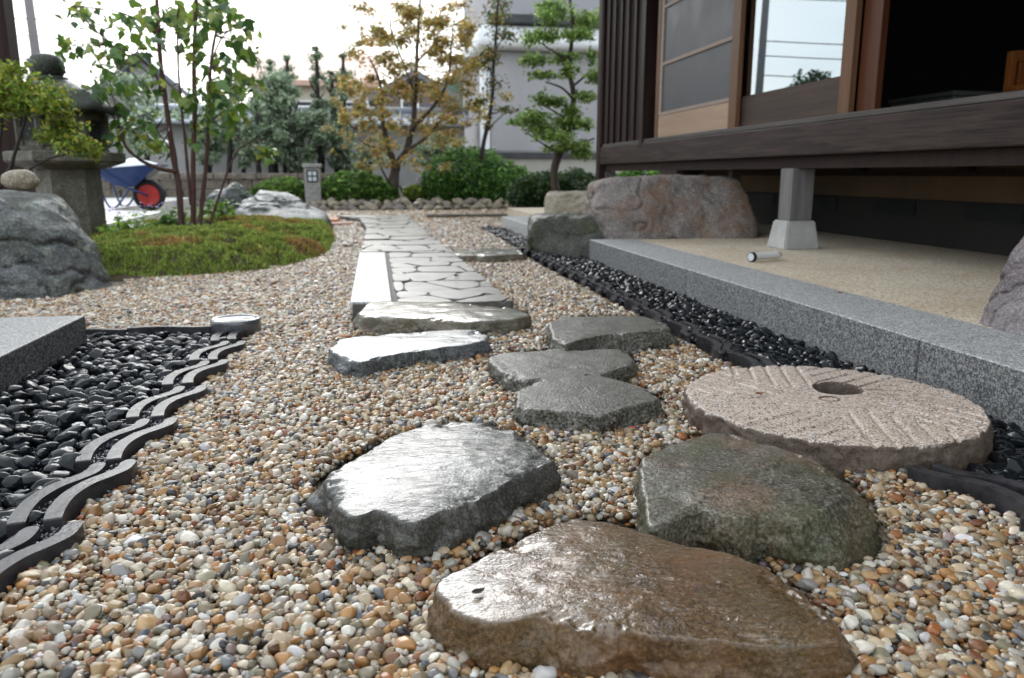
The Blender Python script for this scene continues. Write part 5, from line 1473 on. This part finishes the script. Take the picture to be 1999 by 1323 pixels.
shrub('dark_hedge', 'dark green hedge plant behind the rocks at the house corner', 10.6, [(1060, 372, 60, 36, 4000, 0), (1120, 370, 60, 38, 3500, 0), (1020, 385, 30, 22, 1000, -0.1)], 0.055, [(0.025, 0.055, 0.02), (0.04, 0.08, 0.025), (0.06, 0.10, 0.03)], base=(1080, 410))
shrub('far_hedge', 'green hedge seen below the floor of the house', 11.5, [(1270, 350, 70, 30, 2500, 0), (1400, 345, 90, 34, 3000, 0.4), (1500, 350, 60, 50, 2600, 0.2)], 0.07, [(0.08, 0.19, 0.03), (0.05, 0.11, 0.025), (0.15, 0.28, 0.05)], base=(1400, 385))
# grey green screen trees along the wall: each its own plant
GG = [(0.20, 0.27, 0.16), (0.30, 0.37, 0.24), (0.42, 0.48, 0.36), (0.13, 0.19, 0.11)]
TREES = [('slim evergreen with pale trunk nearest the lantern side of the wall', 452, 215, 26, 78, 1500), ('dense grey green screening tree in front of the wall', 505, 250, 34, 62, 2600), ('tall full grey green screening tree in the middle of the wall', 558, 225, 38, 78, 3400), ('leafy screening tree left of the maple', 622, 262, 34, 60, 2400), ('thin dark screening tree close to the maple', 668, 270, 20, 56, 900), ('loose olive tree in front of the wall behind the wheelbarrow', 285, 250, 55, 55, 1500), ('small thin tree right of the young tree stems', 480, 290, 20, 36, 500), ('pale leafy bush tree just left of the pruned trunks', 530, 280, 30, 46, 1500), ('pale loose tree under the tallest pruned trunk', 590, 285, 30, 46, 1500), ('light green loose tree behind the maple trunk', 720, 300, 34, 34, 1100), ('light green loose tree right of the maple trunk', 850, 295, 44, 34, 1300), ('pale feathery tree behind the young tree stems', 410, 270, 34, 60, 1500), ('light green leafy tree behind the lantern roof', 235, 190, 40, 48, 1300)]
for lb, x, y, rx, ry, n in TREES:
    Yt = 15.0 + rng.uniform(-0.7, 0.7)
    r_ = empty('screen_tree', PY(x, 345, Yt)); tag(r_, lb, 'tree', 'trees along the garden wall')
    limbs(Yt, [([(x + rng.uniform(-4, 4), 350), (x + rng.uniform(-4, 4), y + 20), (x + rng.uniform(-5, 5), y - ry)], 0.05, 0.015, 0), ([(x, y + 40), (x - rx * 0.5, y), (x - rx * 0.8, y - 20)], 0.02, 0.006, 0), ([(x, y + 30), (x + rx * 0.5, y - 10), (x + rx * 0.7, y - 30)], 0.02, 0.006, 0)], r_, M['bark_dark'])
    cl = []
    for k in range(16):
        cl.append((x + rng.normal(0, rx * 0.5), y + rng.uniform(-0.9, 0.9) * ry, rx * 0.5, ry * 0.2, n // 10, rng.uniform(-0.4, 0.4)))
    leaves(cloud(Yt, cl), 0.085, GG, M['leaf_gloss'], 'crown', r_, 0.5, 0.42, 0.35)
for lb, x, yt in (('leftmost pruned dark trunk with small leafy top above the wall', 527, 118), ('pruned dark trunk with leafy knobs above the wall', 559, 110), ('tallest bare pruned trunk above the wall', 617, 92), ('pruned trunk with a flat leafy head left of the maple', 668, 105), ('thin pruned trunk between the tallest trunk and the maple', 646, 140)):
    r_ = empty('pruned_tree', PY(x, 345, 16.0)); tag(r_, lb, 'tree', 'pruned trees above the wall')
    limbs(16.0, [([(x + 12, 350), (x + 8, 260), (x + 3, 180), (x, yt)], 0.06, 0.03, 0), ([(x + 4, 190), (x - 10, 165), (x - 14, 150)], 0.02, 0.008, 0), ([(x + 4, 200), (x + 16, 180)], 0.02, 0.008, 0)], r_, M['bark_dark'])
    leaves(cloud(16.0, [(x, yt + 3, 7, 5, 60, 0)] + [(x + rng.normal(2, 8), yt + rng.uniform(15, 130), rng.uniform(5, 13), rng.uniform(5, 11), 60, rng.uniform(-0.2, 0.2)) for _ in range(14)]), 0.075, GG, M['leaf_gloss'], 'crown', r_, 0.4, 0.45)
# --- leafy ground plants and small lilac flowers around the mound
def herb(label, x, y, Y, n, size, pal, spread, h_):
    b = PY(x, y, Y)
    r_ = empty('leafy_plant', b); tag(r_, label, 'plant', 'leafy plants around the moss mound')
    P = b + np.stack([rng.normal(0, spread, n), rng.normal(0, spread, n), np.abs(rng.normal(0, h_, n)) + 0.02], 1)
    leaves(P, size, pal, M['leaf_gloss'], 'foliage', r_, 0.9, 0.6, 0.25)
    mk('stem', tube([b + np.array([0, 0, -0.05]), b + np.array([0.01, 0, h_ * 0.6]), b + np.array([0.0, 0.02, h_ * 1.4])], [0.005, 0.004, 0.002], 5), M['bark_dark'], r_)
    return r_
LG = [(0.16, 0.27, 0.05), (0.22, 0.34, 0.07), (0.10, 0.18, 0.035)]
herb('light green leafy plant at the left end of the moss mound', 225, 468, 6.0, 200, 0.055, LG, 0.09, 0.05)
herb('light green leafy plant in the middle of the moss edge', 275, 462, 6.1, 220, 0.05, LG, 0.10, 0.04)
herb('dark green leafy plant at the foot of the young tree', 338, 446, 6.2, 160, 0.055, [(0.07, 0.16, 0.03), (0.12, 0.22, 0.04)], 0.06, 0.06)
herb('bright green leafy plant between the stems and the wet rock', 425, 425, 6.6, 160, 0.055, LG, 0.06, 0.05)
M['lilac'] = simple_mat('lilac_petal', (0.42, 0.32, 0.62), 0.6, 0.2, 20, bump=0)
for lb, x, y, Y in (('lilac flowers to the left of the tree stems', 285, 425, 7.2), ('lilac flowers right behind the tree stems', 345, 420, 7.0), ('sparse lilac flowers near the concrete edge', 240, 430, 7.0)):
    b = PY(x, y, Y)
    r_ = empty('flowering_plant', b); tag(r_, lb, 'flowers', 'lilac flowers behind the mound')
    n = 34
    P = b + np.stack([rng.normal(0, 0.14, n), rng.normal(0, 0.1, n), rng.uniform(0.0, 0.14, n)], 1)
    leaves(P, 0.02, [(0.32, 0.25, 0.5), (0.45, 0.4, 0.6)], M['leaf'], 'blossoms', r_, 0.8, 0.8)
    P = b + np.stack([rng.normal(0, 0.15, n * 3), rng.normal(0, 0.1, n * 3), rng.uniform(-0.08, 0.06, n * 3)], 1)
    leaves(P, 0.05, LG, M['leaf'], 'foliage', r_, 0.3, 0.2)

# ================================================================== BACK OF THE GARDEN
tag(mk('driveway', prism([(-14, 6.3), (-2.08, 6.42), (-2.22, 8.9), (-2.9, 9.2), (-3.0, 14.2), (-14, 14.2)], -0.05, 0.12, 0.01), M['concrete_pale']), kind='structure')
# rubble border
rub = []
for k in range(6):
    D, F = ico(3)
    Vv = D * np.array([0.5, 0.42, 0.36]) + D * (0.10 * fbm(D * 1.6 + k * 4, k + 3, 3))[:, None]
    me = bpy.data.meshes.new('border_stone'); me.from_pydata([tuple(q) for q in Vv], [], [tuple(int(i) for i in f) for f in F]); me.polygons.foreach_set('use_smooth', np.ones(len(me.polygons), bool))
    me.materials.append(M['rock_tan'] if k % 3 else M['rock_pink']); rub.append(me)
for row, (yp, z) in enumerate(((408, 0.03), (402, 0.08), (396, 0.10))):
    x = 622 + row * 7
    while x < 1062:
        s_ = rng.uniform(0.11, 0.2)
        p_ = G(x, yp + rng.normal(0, 1.2))
        o = bpy.data.objects.new('border_stone', rub[int(rng.integers(0, 6))]); col.objects.link(o)
        o.location = (p_[0], 11.25 + row * 0.16 + rng.normal(0, 0.04), z + rng.uniform(-0.01, 0.02)); o.scale = (s_, s_ * rng.uniform(0.8, 1.1), s_ * rng.uniform(0.7, 1.0)); o.rotation_euler = (rng.normal(0, 0.3), rng.normal(0, 0.3), rng.uniform(0, 6.28))
        tag(o, 'rounded brown stone in the rubble border in front of the shrubs', 'stone', 'rubble border stones')
        x += s_ * 125 * 0.92
# planting bed behind it
tag(mk('planting_bed', box(-1.6, 6.5, 11.5, 16.5, -0.03, 0.06), M['soil']), kind='structure')
# orange terracotta slabs by the path's far left
M['terracotta'] = simple_mat('terracotta', (0.46, 0.17, 0.06), 0.4, 0.25, 8, coat=0.4)
M['terracotta_dark'] = simple_mat('terracotta_dark', (0.28, 0.10, 0.05), 0.4, 0.25, 8, coat=0.4)
a, b_ = G(632, 428, 0.05), G(655, 428, 0.05)
tag(mk('terracotta_slab', box(a[0], b_[0] + 0.02, a[1], a[1] + 0.5, 0.0, 0.05, 0.008), M['terracotta']), 'orange terracotta slab at the left of the far path end', 'slab')
a, b_ = G(636, 434, 0.02), G(690, 434, 0.02)
tag(mk('terracotta_slab', box(a[0], b_[0], a[1] - 0.25, a[1] + 0.15, -0.02, 0.025, 0.006), M['terracotta_dark']), 'brown red slab lying in front of the orange slab', 'slab')
# low stone wall of squared blocks
lw = empty('low_stone_wall', (-3.0, 14.45, 0.06)); tag(lw, 'low wall of weathered stone blocks behind the driveway', 'wall')
M['wall_block'] = rock_mat('wall_block', (0.08, 0.065, 0.05), (0.15, 0.125, 0.10), (0.22, 0.19, 0.16), 5, 0.1, 0.3, None, 0.8, 60, bumpd=0.012, rough=(0.5, 0.85))
z = 0.05
for row, h_ in enumerate((0.20, 0.17)):
    x = -9.0 + row * 0.15
    while x < -0.6:
        w = rng.uniform(0.28, 0.5)
        mk('stone_block', box(x, x + w - 0.012, 14.35 + rng.uniform(0, 0.025), 14.62, z, z + h_ - 0.008, 0.014), M['wall_block'], lw)
        x += w
    z += h_
x = -9.0
while x < -0.6:
    mk('coping_stone', box(x, x + 0.69, 14.31, 14.66, z + 0.002, z + 0.10, 0.015), M['wall_block'], lw); x += 0.70
# stone post light
sp_ = PY(613, 388, 12.0)
pl = empty('stone_post', (sp_[0], 12.0, 0.06)); tag(pl, 'short square stone post light with a four-paned window', 'post light')
sx, w = sp_[0], 0.115
M['post_stone'] = granite_mat('post_stone', (0.18, 0.17, 0.16), (0.28, 0.27, 0.25), (0.38, 0.37, 0.35), 90, 0.7)
mk('shaft', box(sx - w, sx + w, 12.0 - w, 12.0 + w, 0.05, 0.59, 0.01), M['post_stone'], pl)
mk('cap', box(sx - w - 0.02, sx + w + 0.02, 12.0 - w - 0.02, 12.0 + w + 0.02, 0.592, 0.65, 0.012), M['post_stone'], pl)
wf = mk('window_frame', cat(box(sx - 0.075, sx + 0.075, 11.872, 11.884, 0.39, 0.405), box(sx - 0.075, sx + 0.075, 11.872, 11.884, 0.545, 0.56), box(sx - 0.075, sx - 0.06, 11.872, 11.884, 0.405, 0.545), box(sx + 0.06, sx + 0.075, 11.872, 11.884, 0.405, 0.545), box(sx - 0.006, sx + 0.006, 11.872, 11.884, 0.405, 0.545), box(sx - 0.06, sx + 0.06, 11.870, 11.871, 0.468, 0.482)), M['void'], pl)
M['frost'] = simple_mat('frosted_glass', (0.5, 0.53, 0.56), 0.3, 0.1, 8, bump=0)
for ax_ in (-0.032, 0.033):
    for az in (0.437, 0.513):
        mk('pane', box(sx + ax_ - 0.026, sx + ax_ + 0.026, 11.878, 11.882, az - 0.03, az + 0.03), M['frost'], wf)
# small stone basin table
bp = PY(815, 385, 12.6)
bs = empty('stone_basin', (bp[0], 12.6, 0.05)); tag(bs, 'pale stone basin on a flat slab left of the round azalea', 'basin')
mk('slab', box(bp[0] - 0.26, bp[0] + 0.14, 12.4, 12.8, 0.24, 0.31, 0.02), M['post_stone'], bs)
mk('leg', box(bp[0] - 0.16, bp[0] + 0.05, 12.5, 12.7, 0.05, 0.239, 0.015), M['post_stone'], bs)
mk('bowl', lathe([(0.10, 0.312), (0.13, 0.36), (0.135, 0.46), (0.11, 0.46), (0.10, 0.42), (0.001, 0.41)], 20, (bp[0] + 0.12, 12.6, 0)), M['post_stone'], bs, smooth=True)

# wheelbarrow
wy = 10.1
def wp(px, py, dy=0.0): return PY(px, py, wy) + np.array([0, dy, 0])
wb = empty('wheelbarrow', wp(255, 403)); tag(wb, 'blue wheelbarrow with red wheel and a white sack in it', 'wheelbarrow')
M['blue_paint'] = simple_mat('blue_paint', (0.022, 0.045, 0.14), 0.4, 0.25, 12, coat=0.3)
M['red_paint'] = simple_mat('red_paint', (0.42, 0.03, 0.025), 0.4, 0.3, 20, coat=0.3)
M['white_sack'] = simple_mat('white_sack', (0.75, 0.75, 0.73), 0.6, 0.1, 8, bump=0.6, bd=0.03)
top = [wp(196, 331), wp(318, 322)]; bot = [wp(228, 362), wp(268, 364)]
ht, hb = 0.21, 0.13
V = np.array([top[0] + [0, -ht, 0], top[1] + [0, -ht, 0], top[1] + [0, ht, 0], top[0] + [0, ht, 0], bot[0] + [0, -hb, 0], bot[1] + [0, -hb, 0], bot[1] + [0, hb, 0], bot[0] + [0, hb, 0]])
Vi = V.copy(); ctr = V.mean(0); Vi = ctr + (V - ctr) * 0.97; Vi[:, 2] += 0.008
F = [(4, 5, 6, 7), (0, 1, 5, 4), (1, 2, 6, 5), (2, 3, 7, 6), (3, 0, 4, 7)]
F2 = [tuple(i + 8 for i in f[::-1]) for f in F] + [(0, 8, 9, 1), (1, 9, 10, 2), (2, 10, 11, 3), (3, 11, 8, 0)]
mk('tray', (np.concatenate([V, Vi]), F + F2), M['blue_paint'], wb)
mk('tray_rim', tube([V[0], V[1], V[2], V[3], V[0]], 0.012, 6), M['blue_paint'], wb)
wc = wp(291, 381)
wheel = mk('wheel', (lambda L: (np.stack([L[0][:, 0], wc[1] + (L[0][:, 2]), wc[2] + L[0][:, 1] ], 1), L[1]))(lathe([(0.03, -0.03), (0.125, -0.03), (0.128, 0.0), (0.125, 0.03), (0.03, 0.03)], 32, (wc[0], 0, 0))), M['red_paint'], wb)
ring = [(wc[0] + 0.15 * math.cos(a), wc[1], wc[2] + 0.15 * math.sin(a)) for a in np.linspace(0, 2 * math.pi, 33)]
mk('tyre', tube(ring, 0.036, 10, False), M['black_rubber'], wheel, smooth=True)
for s_ in (-1, 1):
    mk('handle', tube([wc + np.array([0, 0.06 * s_, 0]), wp(262, 368, 0.16 * s_), wp(225, 352, 0.26 * s_), wp(196, 331, 0.31 * s_), wp(172, 322, 0.31 * s_)], 0.014, 8), M['blue_paint'], wb, smooth=True)
    mk('leg', tube(spline(np.array([wp(196, 335, 0.28 * s_), wp(214, 380, 0.24 * s_), wp(226, 402, 0.22 * s_), wp(240, 401, 0.22 * s_), wp(254, 380, 0.2 * s_), wp(262, 366, 0.17 * s_)]), 5), 0.012, 8), M['blue_paint'], wb, smooth=True)
sk = ctr + np.array([0.02, 0, 0.14])
boulder('white_sack', 'white plastic sack heaped in the blue wheelbarrow', W3([(205, 330, wy - 0.2), (205, 330, wy + 0.2), (262, 306, wy - 0.1), (250, 308, wy + 0.15), (315, 322, wy - 0.22), (315, 322, wy + 0.2), (300, 335, wy), (215, 345, wy)]), M['white_sack'], 77, 5, 12, 0.012, 8, cat_='sack')
# wooden gate building at far left
gp = empty('gate_building', (-3.9, 7.6, 0)); tag(gp, 'dark timber building corner and boards at the far left edge', 'building')
a = PY(0, 100, 7.4); b_ = PY(33, 100, 7.4)
mk('corner_post', box(b_[0] - 0.34, b_[0] - 0.02, 7.3, 7.5, -0.02, 3.2, 0.008), M['wood_dark'], gp)
M['board_grey'] = wood_mat('board_grey', (0.10, 0.085, 0.08), (0.2, 0.175, 0.165), 'z', 0.8, 0.7)
e = PY(52, 250, 8.2)[0]
for k in range(7):
    mk('board', box(e - 0.19 * (k + 1), e - 0.19 * k - 0.006, 8.2 + 0.006 * (k % 2), 8.225 + 0.006 * (k % 2), 0.35, PY(50, 215, 8.2)[2], 0.003), M['board_grey'], gp)
mk('rail', box(e - 1.35, e + 0.04, 8.15, 8.195, PY(50, 318, 8.2)[2], PY(50, 290, 8.2)[2], 0.004), M['board_grey'], gp)
mk('top_rail', box(e - 1.35, e + 0.02, 8.15, 8.24, PY(50, 214, 8.2)[2], PY(50, 206, 8.2)[2], 0.004), M['board_grey'], gp)
mk('plinth', box(e - 1.35, e + 0.02, 8.16, 8.3, -0.02, 0.34), M['concrete'], gp)

# garden wall with tiled cap
gw = empty('garden_wall', (-3.5, 17.0, 0)); tag(gw, 'long grey plaster garden wall with a silvery tiled cap', 'wall')
M['wall_grey'] = simple_mat('wall_grey', (0.34, 0.335, 0.33), 0.85, 0.2, 1.5, bump=0.2)
M['tile_far'] = simple_mat('tile_far', (0.26, 0.28, 0.31), 0.25, 0.3, 6, coat=0.5)
zc0, zc1 = PY(460, 240, 17)[2], PY(460, 208, 17)[2]
mk('wall', box(-9.5, 1.9, 16.95, 17.2, -0.03, zc0 - 0.02), M['wall_grey'], gw)
rf = mk('roof_cap', (np.array([(-9.6, 16.6, zc0), (2.0, 16.6, zc0), (2.0, 17.08, zc1 - 0.06), (-9.6, 17.08, zc1 - 0.06), (2.0, 17.56, zc0), (-9.6, 17.56, zc0), (-9.6, 16.6, zc0 - 0.04), (2.0, 16.6, zc0 - 0.04), (2.0, 17.56, zc0 - 0.04), (-9.6, 17.56, zc0 - 0.04)]),
                       [(0, 1, 2, 3), (3, 2, 4, 5), (6, 7, 1, 0), (7, 6, 9, 8), (5, 4, 8, 9), (1, 7, 8, 4, 2), (0, 3, 5, 9, 6)]), M['tile_far'], gw)
mk('ridge', tube([(-9.6, 17.08, zc1 - 0.03), (2.0, 17.08, zc1 - 0.03)], 0.07, 10), M['tile_far'], gw, smooth=True)
rib = None
for k in range(44):
    x = -9.5 + k * 0.265
    if rib is None: rib = mk('tile_rib', tube([(x, 16.58, zc0 + 0.02), (x, 17.05, zc1 - 0.05)], 0.035, 8), M['tile_far'], rf, smooth=True); p0 = WPOS[rib]
    else: instance(rib, 'tile_rib', rf, p0 + np.array([0.265 * k, 0, 0]))

# neighbouring buildings
def gable(name, label, xc, y, w, d, hw, hr, wall, roofm, along='x', over=0.5, wins=(), trim=None):
    h_ = empty(name, (xc, y + d / 2, 0)); tag(h_, label, 'building')
    x0, x1, y0, y1 = xc - w / 2, xc + w / 2, y, y + d
    wl_ = mk('wall', box(x0, x1, y0, y1, -0.03, hw), wall, h_)
    if along == 'x':
        ym = (y0 + y1) / 2
        A = [(x0 - over, y0 - over, hw - 0.2), (x1 + over, y0 - over, hw - 0.2), (x1 + over, ym, hw + hr), (x0 - over, ym, hw + hr), (x1 + over, y1 + over, hw - 0.2), (x0 - over, y1 + over, hw - 0.2)]
    else:
        xm = xc
        A = [(x1 + over, y0 - over, hw - 0.2), (x1 + over, y1 + over, hw - 0.2), (xm, y1 + over, hw + hr), (xm, y0 - over, hw + hr), (x0 - over, y1 + over, hw - 0.2), (x0 - over, y0 - over, hw - 0.2)]
        mk('gable_wall', (np.array([(x0, y0 + 0.01, hw), (x1, y0 + 0.01, hw), (xm, y0 + 0.01, hw + hr * 0.94), (x0, y0 + 0.3, hw), (x1, y0 + 0.3, hw), (xm, y0 + 0.3, hw + hr * 0.94)]), [(0, 1, 2), (5, 4, 3), (0, 3, 4, 1), (1, 4, 5, 2), (2, 5, 3, 0)]), wall, h_)
    B = [(a_[0], a_[1], a_[2] + 0.22) for a_ in A]
    mk('roof', (np.array(A + B), [(3, 2, 1, 0), (5, 4, 2, 3), (6, 7, 8, 9), (9, 8, 10, 11), (0, 1, 7, 6), (4, 5, 11, 10), (1, 2, 8, 7), (2, 4, 10, 8), (3, 0, 6, 9), (5, 3, 9, 11)]), roofm, h_)
    for (wx, wz, ww, wh) in wins:
        f = mk('window', cat(box(wx - ww / 2 - 0.08, wx + ww / 2 + 0.08, y0 - 0.05, y0 - 0.002, wz - 0.08, wz), box(wx - ww / 2 - 0.08, wx + ww / 2 + 0.08, y0 - 0.05, y0 - 0.002, wz + wh, wz + wh + 0.08), box(wx - ww / 2 - 0.08, wx - ww / 2, y0 - 0.05, y0 - 0.002, wz, wz + wh), box(wx + ww / 2, wx + ww / 2 + 0.08, y0 - 0.05, y0 - 0.002, wz, wz + wh)), M['white_plastic'], h_)
        mk('pane', box(wx - ww / 2, wx + ww / 2, y0 - 0.03, y0 - 0.01, wz, wz + wh), M['screen'], f)
    return h_
M['cream_wall'] = simple_mat('cream_wall', (0.52, 0.47, 0.37), 0.8, 0.08, 1, bump=0)
M['pink_roof'] = simple_mat('pink_roof', (0.52, 0.33, 0.26), 0.5, 0.15, 2, bump=0.2)
M['mauve_wall'] = simple_mat('mauve_wall', (0.14, 0.125, 0.15), 0.8, 0.1, 1, bump=0)
M['blue_roof'] = simple_mat('blue_roof', (0.13, 0.145, 0.175), 0.35, 0.2, 2, bump=0.2)
a, b_ = PY(490, 155, 38), PY(715, 155, 38)
gable('pink_roofed_house', 'cream house with a pale pink tiled roof beyond the wall', (a[0] + b_[0]) / 2, 38, b_[0] - a[0], 8, PY(600, 160, 38)[2], PY(600, 112, 42)[2] - PY(600, 160, 38)[2], M['cream_wall'], M['pink_roof'], 'x', 0.6, [(PY(540, 185, 38)[0], 2.6, 1.5, 1.1), (PY(600, 185, 38)[0], 2.6, 1.5, 1.1), (PY(690, 185, 38)[0], 2.6, 1.2, 1.1)])
a, b_ = PY(738, 190, 30), PY(880, 190, 30)
gable('mauve_house', 'small dark mauve gabled house behind the maple', (a[0] + b_[0]) / 2, 30, b_[0] - a[0], 7, PY(800, 190, 30)[2], PY(800, 148, 30)[2] - PY(800, 190, 30)[2], M['mauve_wall'], M['blue_roof'], 'y', 0.35, [(PY(800, 200, 30)[0], 2.2, 0.5, 0.9)])
a, b_ = PY(150, 200, 36), PY(335, 200, 36)
gable('blue_roofed_house', 'house with a steep dark blue grey roof behind the lantern', (a[0] + b_[0]) / 2 + 0.8, 36, b_[0] - a[0], 9, PY(300, 205, 36)[2], PY(240, 112, 36)[2] - PY(300, 205, 36)[2], M['wall_grey'], M['blue_roof'], 'y', 0.5, [(PY(240, 235, 36)[0], 2.0, 1.4, 1.2)])
# storehouse with white rounded eaves
st = empty('storehouse', (3.5, 15.2, 0)); tag(st, 'tall grey storehouse with white rounded cornice beside the garden tree', 'building')
M['store_wall'] = simple_mat('store_wall', (0.32, 0.31, 0.32), 0.75, 0.12, 1.2, (1, 1, 0.3), 0.15)
M['white_plaster'] = simple_mat('white_plaster', (0.75, 0.76, 0.78), 0.6, 0.05, 2, bump=0)
x0 = PY(958, 200, 15.2)[0]
ze, zw = PY(1050, 100, 15.2)[2], PY(1050, 300, 15.2)[2]
mk('wall', box(x0, x0 + 6, 15.2, 20, zw, ze, 0.06), M['store_wall'], st)
mk('corner_strip', box(x0 - 0.16, x0 - 0.002, 15.22, 15.6, zw, ze, 0.05), M['white_plaster'], st)
mk('plinth', box(x0 - 0.1, x0 + 6.1, 15.05, 20, -0.03, zw - 0.09), simple_mat('plinth_stone', (0.33, 0.315, 0.28), 0.8, 0.1, 3), st)
mk('water_table', box(x0 - 0.12, x0 + 6.1, 15.0, 20, zw - 0.088, zw - 0.002), M['roof_dark'], st)
zc_ = PY(1050, 55, 15.2)[2]
mk('cornice', box(x0 - 0.25, x0 + 6.2, 14.85, 20, ze + 0.002, zc_, 0.14, 5), M['white_plaster'], st)
mk('eave_band', box(x0 - 0.05, x0 + 6.2, 14.75, 20, zc_ + 0.002, zc_ + 0.16, 0.02), M['roof_dark'], st)
mk('upper_wall', box(x0 + 0.05, x0 + 6.0, 15.0, 20, zc_ + 0.162, zc_ + 2.6), simple_mat('store_upper', (0.30, 0.295, 0.31), 0.75, 0.1, 1.2, bump=0.1), st)

# wooded hill
xs = np.linspace(-140, 220, 150); ys = np.linspace(330, 470, 40)
gx, gy = np.meshgrid(xs, ys)
cxh = PY(860, 100, 380)[0]
Zh = 78 * np.exp(-((gx - cxh - 55) / 70) ** 2 - ((gy - 400) / 60) ** 2) + 6 * fbm(np.stack([gx.ravel() / 9, gy.ravel() / 9, gx.ravel() * 0], 1), 91, 4).reshape(gx.shape) - 4
idx = np.arange(gx.size).reshape(gx.shape)
F = np.stack([idx[:-1, :-1], idx[:-1, 1:], idx[1:, 1:], idx[1:, :-1]], -1).reshape(-1, 4)
tag(mk('hill', (np.stack([gx.ravel(), gy.ravel(), Zh.ravel()], 1), F), simple_mat('hill_wood', (0.05, 0.085, 0.06), 0.9, 0.5, 0.08, bump=0.8, bd=3.0), smooth=True), kind='structure')

# utility pole with wires (also mirrored in the glass door) and a roadside tree
PX0, PY0 = -12.15, 33.2
up_ = empty('utility_pole', (PX0, PY0, 0)); tag(up_, 'thin grey utility pole rising behind the stone lantern', 'pole')
M['pole'] = simple_mat('pole_concrete', (0.20, 0.19, 0.19), 0.8, 0.1, 4, bump=0)
mk('shaft', tube([(PX0, PY0, -0.03), (PX0 - 0.1, PY0, 6), (PX0 - 0.2, PY0, 12.5)], [0.19, 0.16, 0.12], 12), M['pole'], up_, smooth=True)
for z in (10.2, 11.0, 8.6):
    mk('crossarm', box(PX0 - 1.1, PX0 + 0.8, PY0 - 0.05, PY0 + 0.05, z, z + 0.1), M['pole'], up_)
wr = []
for k, (z, dx) in enumerate(((11.1, -0.9), (10.3, -0.9), (8.75, -0.7), (8.45, 0.3), (8.15, -0.2), (7.85, 0.1), (6.1, 0.1), (5.5, 0.1), (4.7, 0.1))):
    pts = [(PX0 + dx - 30 * s_, PY0 - 6 * s_ , z - 1.2 * 4 * s_ * (1 - s_) * 0.5 + 0.6 * s_) for s_ in np.linspace(0, 1, 14)]
    mk('wire', tube(pts, 0.022, 5), M['void'], up_)
rt_ = empty('roadside_tree', (-19.2, 40.5, 0)); tag(rt_, 'small round roadside tree mirrored in the glass door', 'tree')
mk('trunk', tube([(-19.2, 40.5, -0.03), (-19.1, 40.5, 2.0), (-19.3, 40.4, 4.2)], [0.16, 0.12, 0.06], 8), M['bark'], rt_, smooth=True)
d = rng.normal(size=(2600, 3)); d /= np.linalg.norm(d, axis=1)[:, None]
P = np.array([-19.2, 40.5, 4.3]) + d * (rng.random(2600) ** 0.45 * (1 + 0.3 * fbm(d * 2.5, 5, 3)))[:, None] * np.array([1.5, 1.5, 1.5])
leaves(P, 0.28, [(0.03, 0.06, 0.02), (0.05, 0.09, 0.03)], M['leaf'], 'crown', rt_, 0.4, 0.5)

# ================================================================== SMALL THINGS
def fallen(name, label, px, py, z, L, c, cat_='leaf', rot=0.0, curl=0.25):
    p_ = G(px, py, z)
    V, F = [], []
    n = 9
    for i in range(n):
        u = i / (n - 1); w_ = 0.28 * math.sin(math.pi * u ** 0.8) + 0.01
        for s_ in (-1, 0, 1):
            x, y = L * (u - 0.5), L * w_ * s_
            V.append((p_[0] + x * math.cos(rot) - y * math.sin(rot), p_[1] + x * math.sin(rot) + y * math.cos(rot), z + 0.002 + L * (curl * abs(s_) * w_ + 0.10 * (2 * u - 1) ** 2)))
    for i in range(n - 1):
        for s_ in (0, 1):
            F.append((i * 3 + s_, i * 3 + s_ + 1, i * 3 + s_ + 4, i * 3 + s_ + 3))
    o = mk(name, (np.array(V), F), simple_mat(name, c, 0.75, 0.3, 60, bump=0.2, spec=0.1), smooth=True)
    return tag(o, label, cat_)
fallen('fallen_leaf', 'curled brown leaf lying on the millstone', 1484, 771, MZ, 0.024, (0.20, 0.09, 0.05), rot=0.3, curl=0.5)
fallen('leaf_scrap', 'dark wet leaf scrap on the nearest large stone', 934, 1158, 0.057, 0.018, (0.02, 0.014, 0.012), rot=0.5)
fallen('fallen_leaf', 'small orange leaf lying on the terrace', 1640, 572, KZ - 0.002, 0.03, (0.36, 0.13, 0.05), rot=0.4)
fallen('fallen_leaf', 'small brown leaf on the terrace nearer the standing rock', 1847, 612, KZ - 0.002, 0.016, (0.10, 0.05, 0.03), rot=1.2)
fallen('fallen_leaf', 'dark curled leaf lying on the crazy paving', 892, 540, 0.048, 0.04, (0.03, 0.02, 0.018), rot=0.9, curl=0.6)
fallen('red_fragment', 'tiny red fragment on the gravel beside the rounded stone', 1236, 836, 0.014, 0.012, (0.6, 0.02, 0.02), 'fragment', rot=0.2)
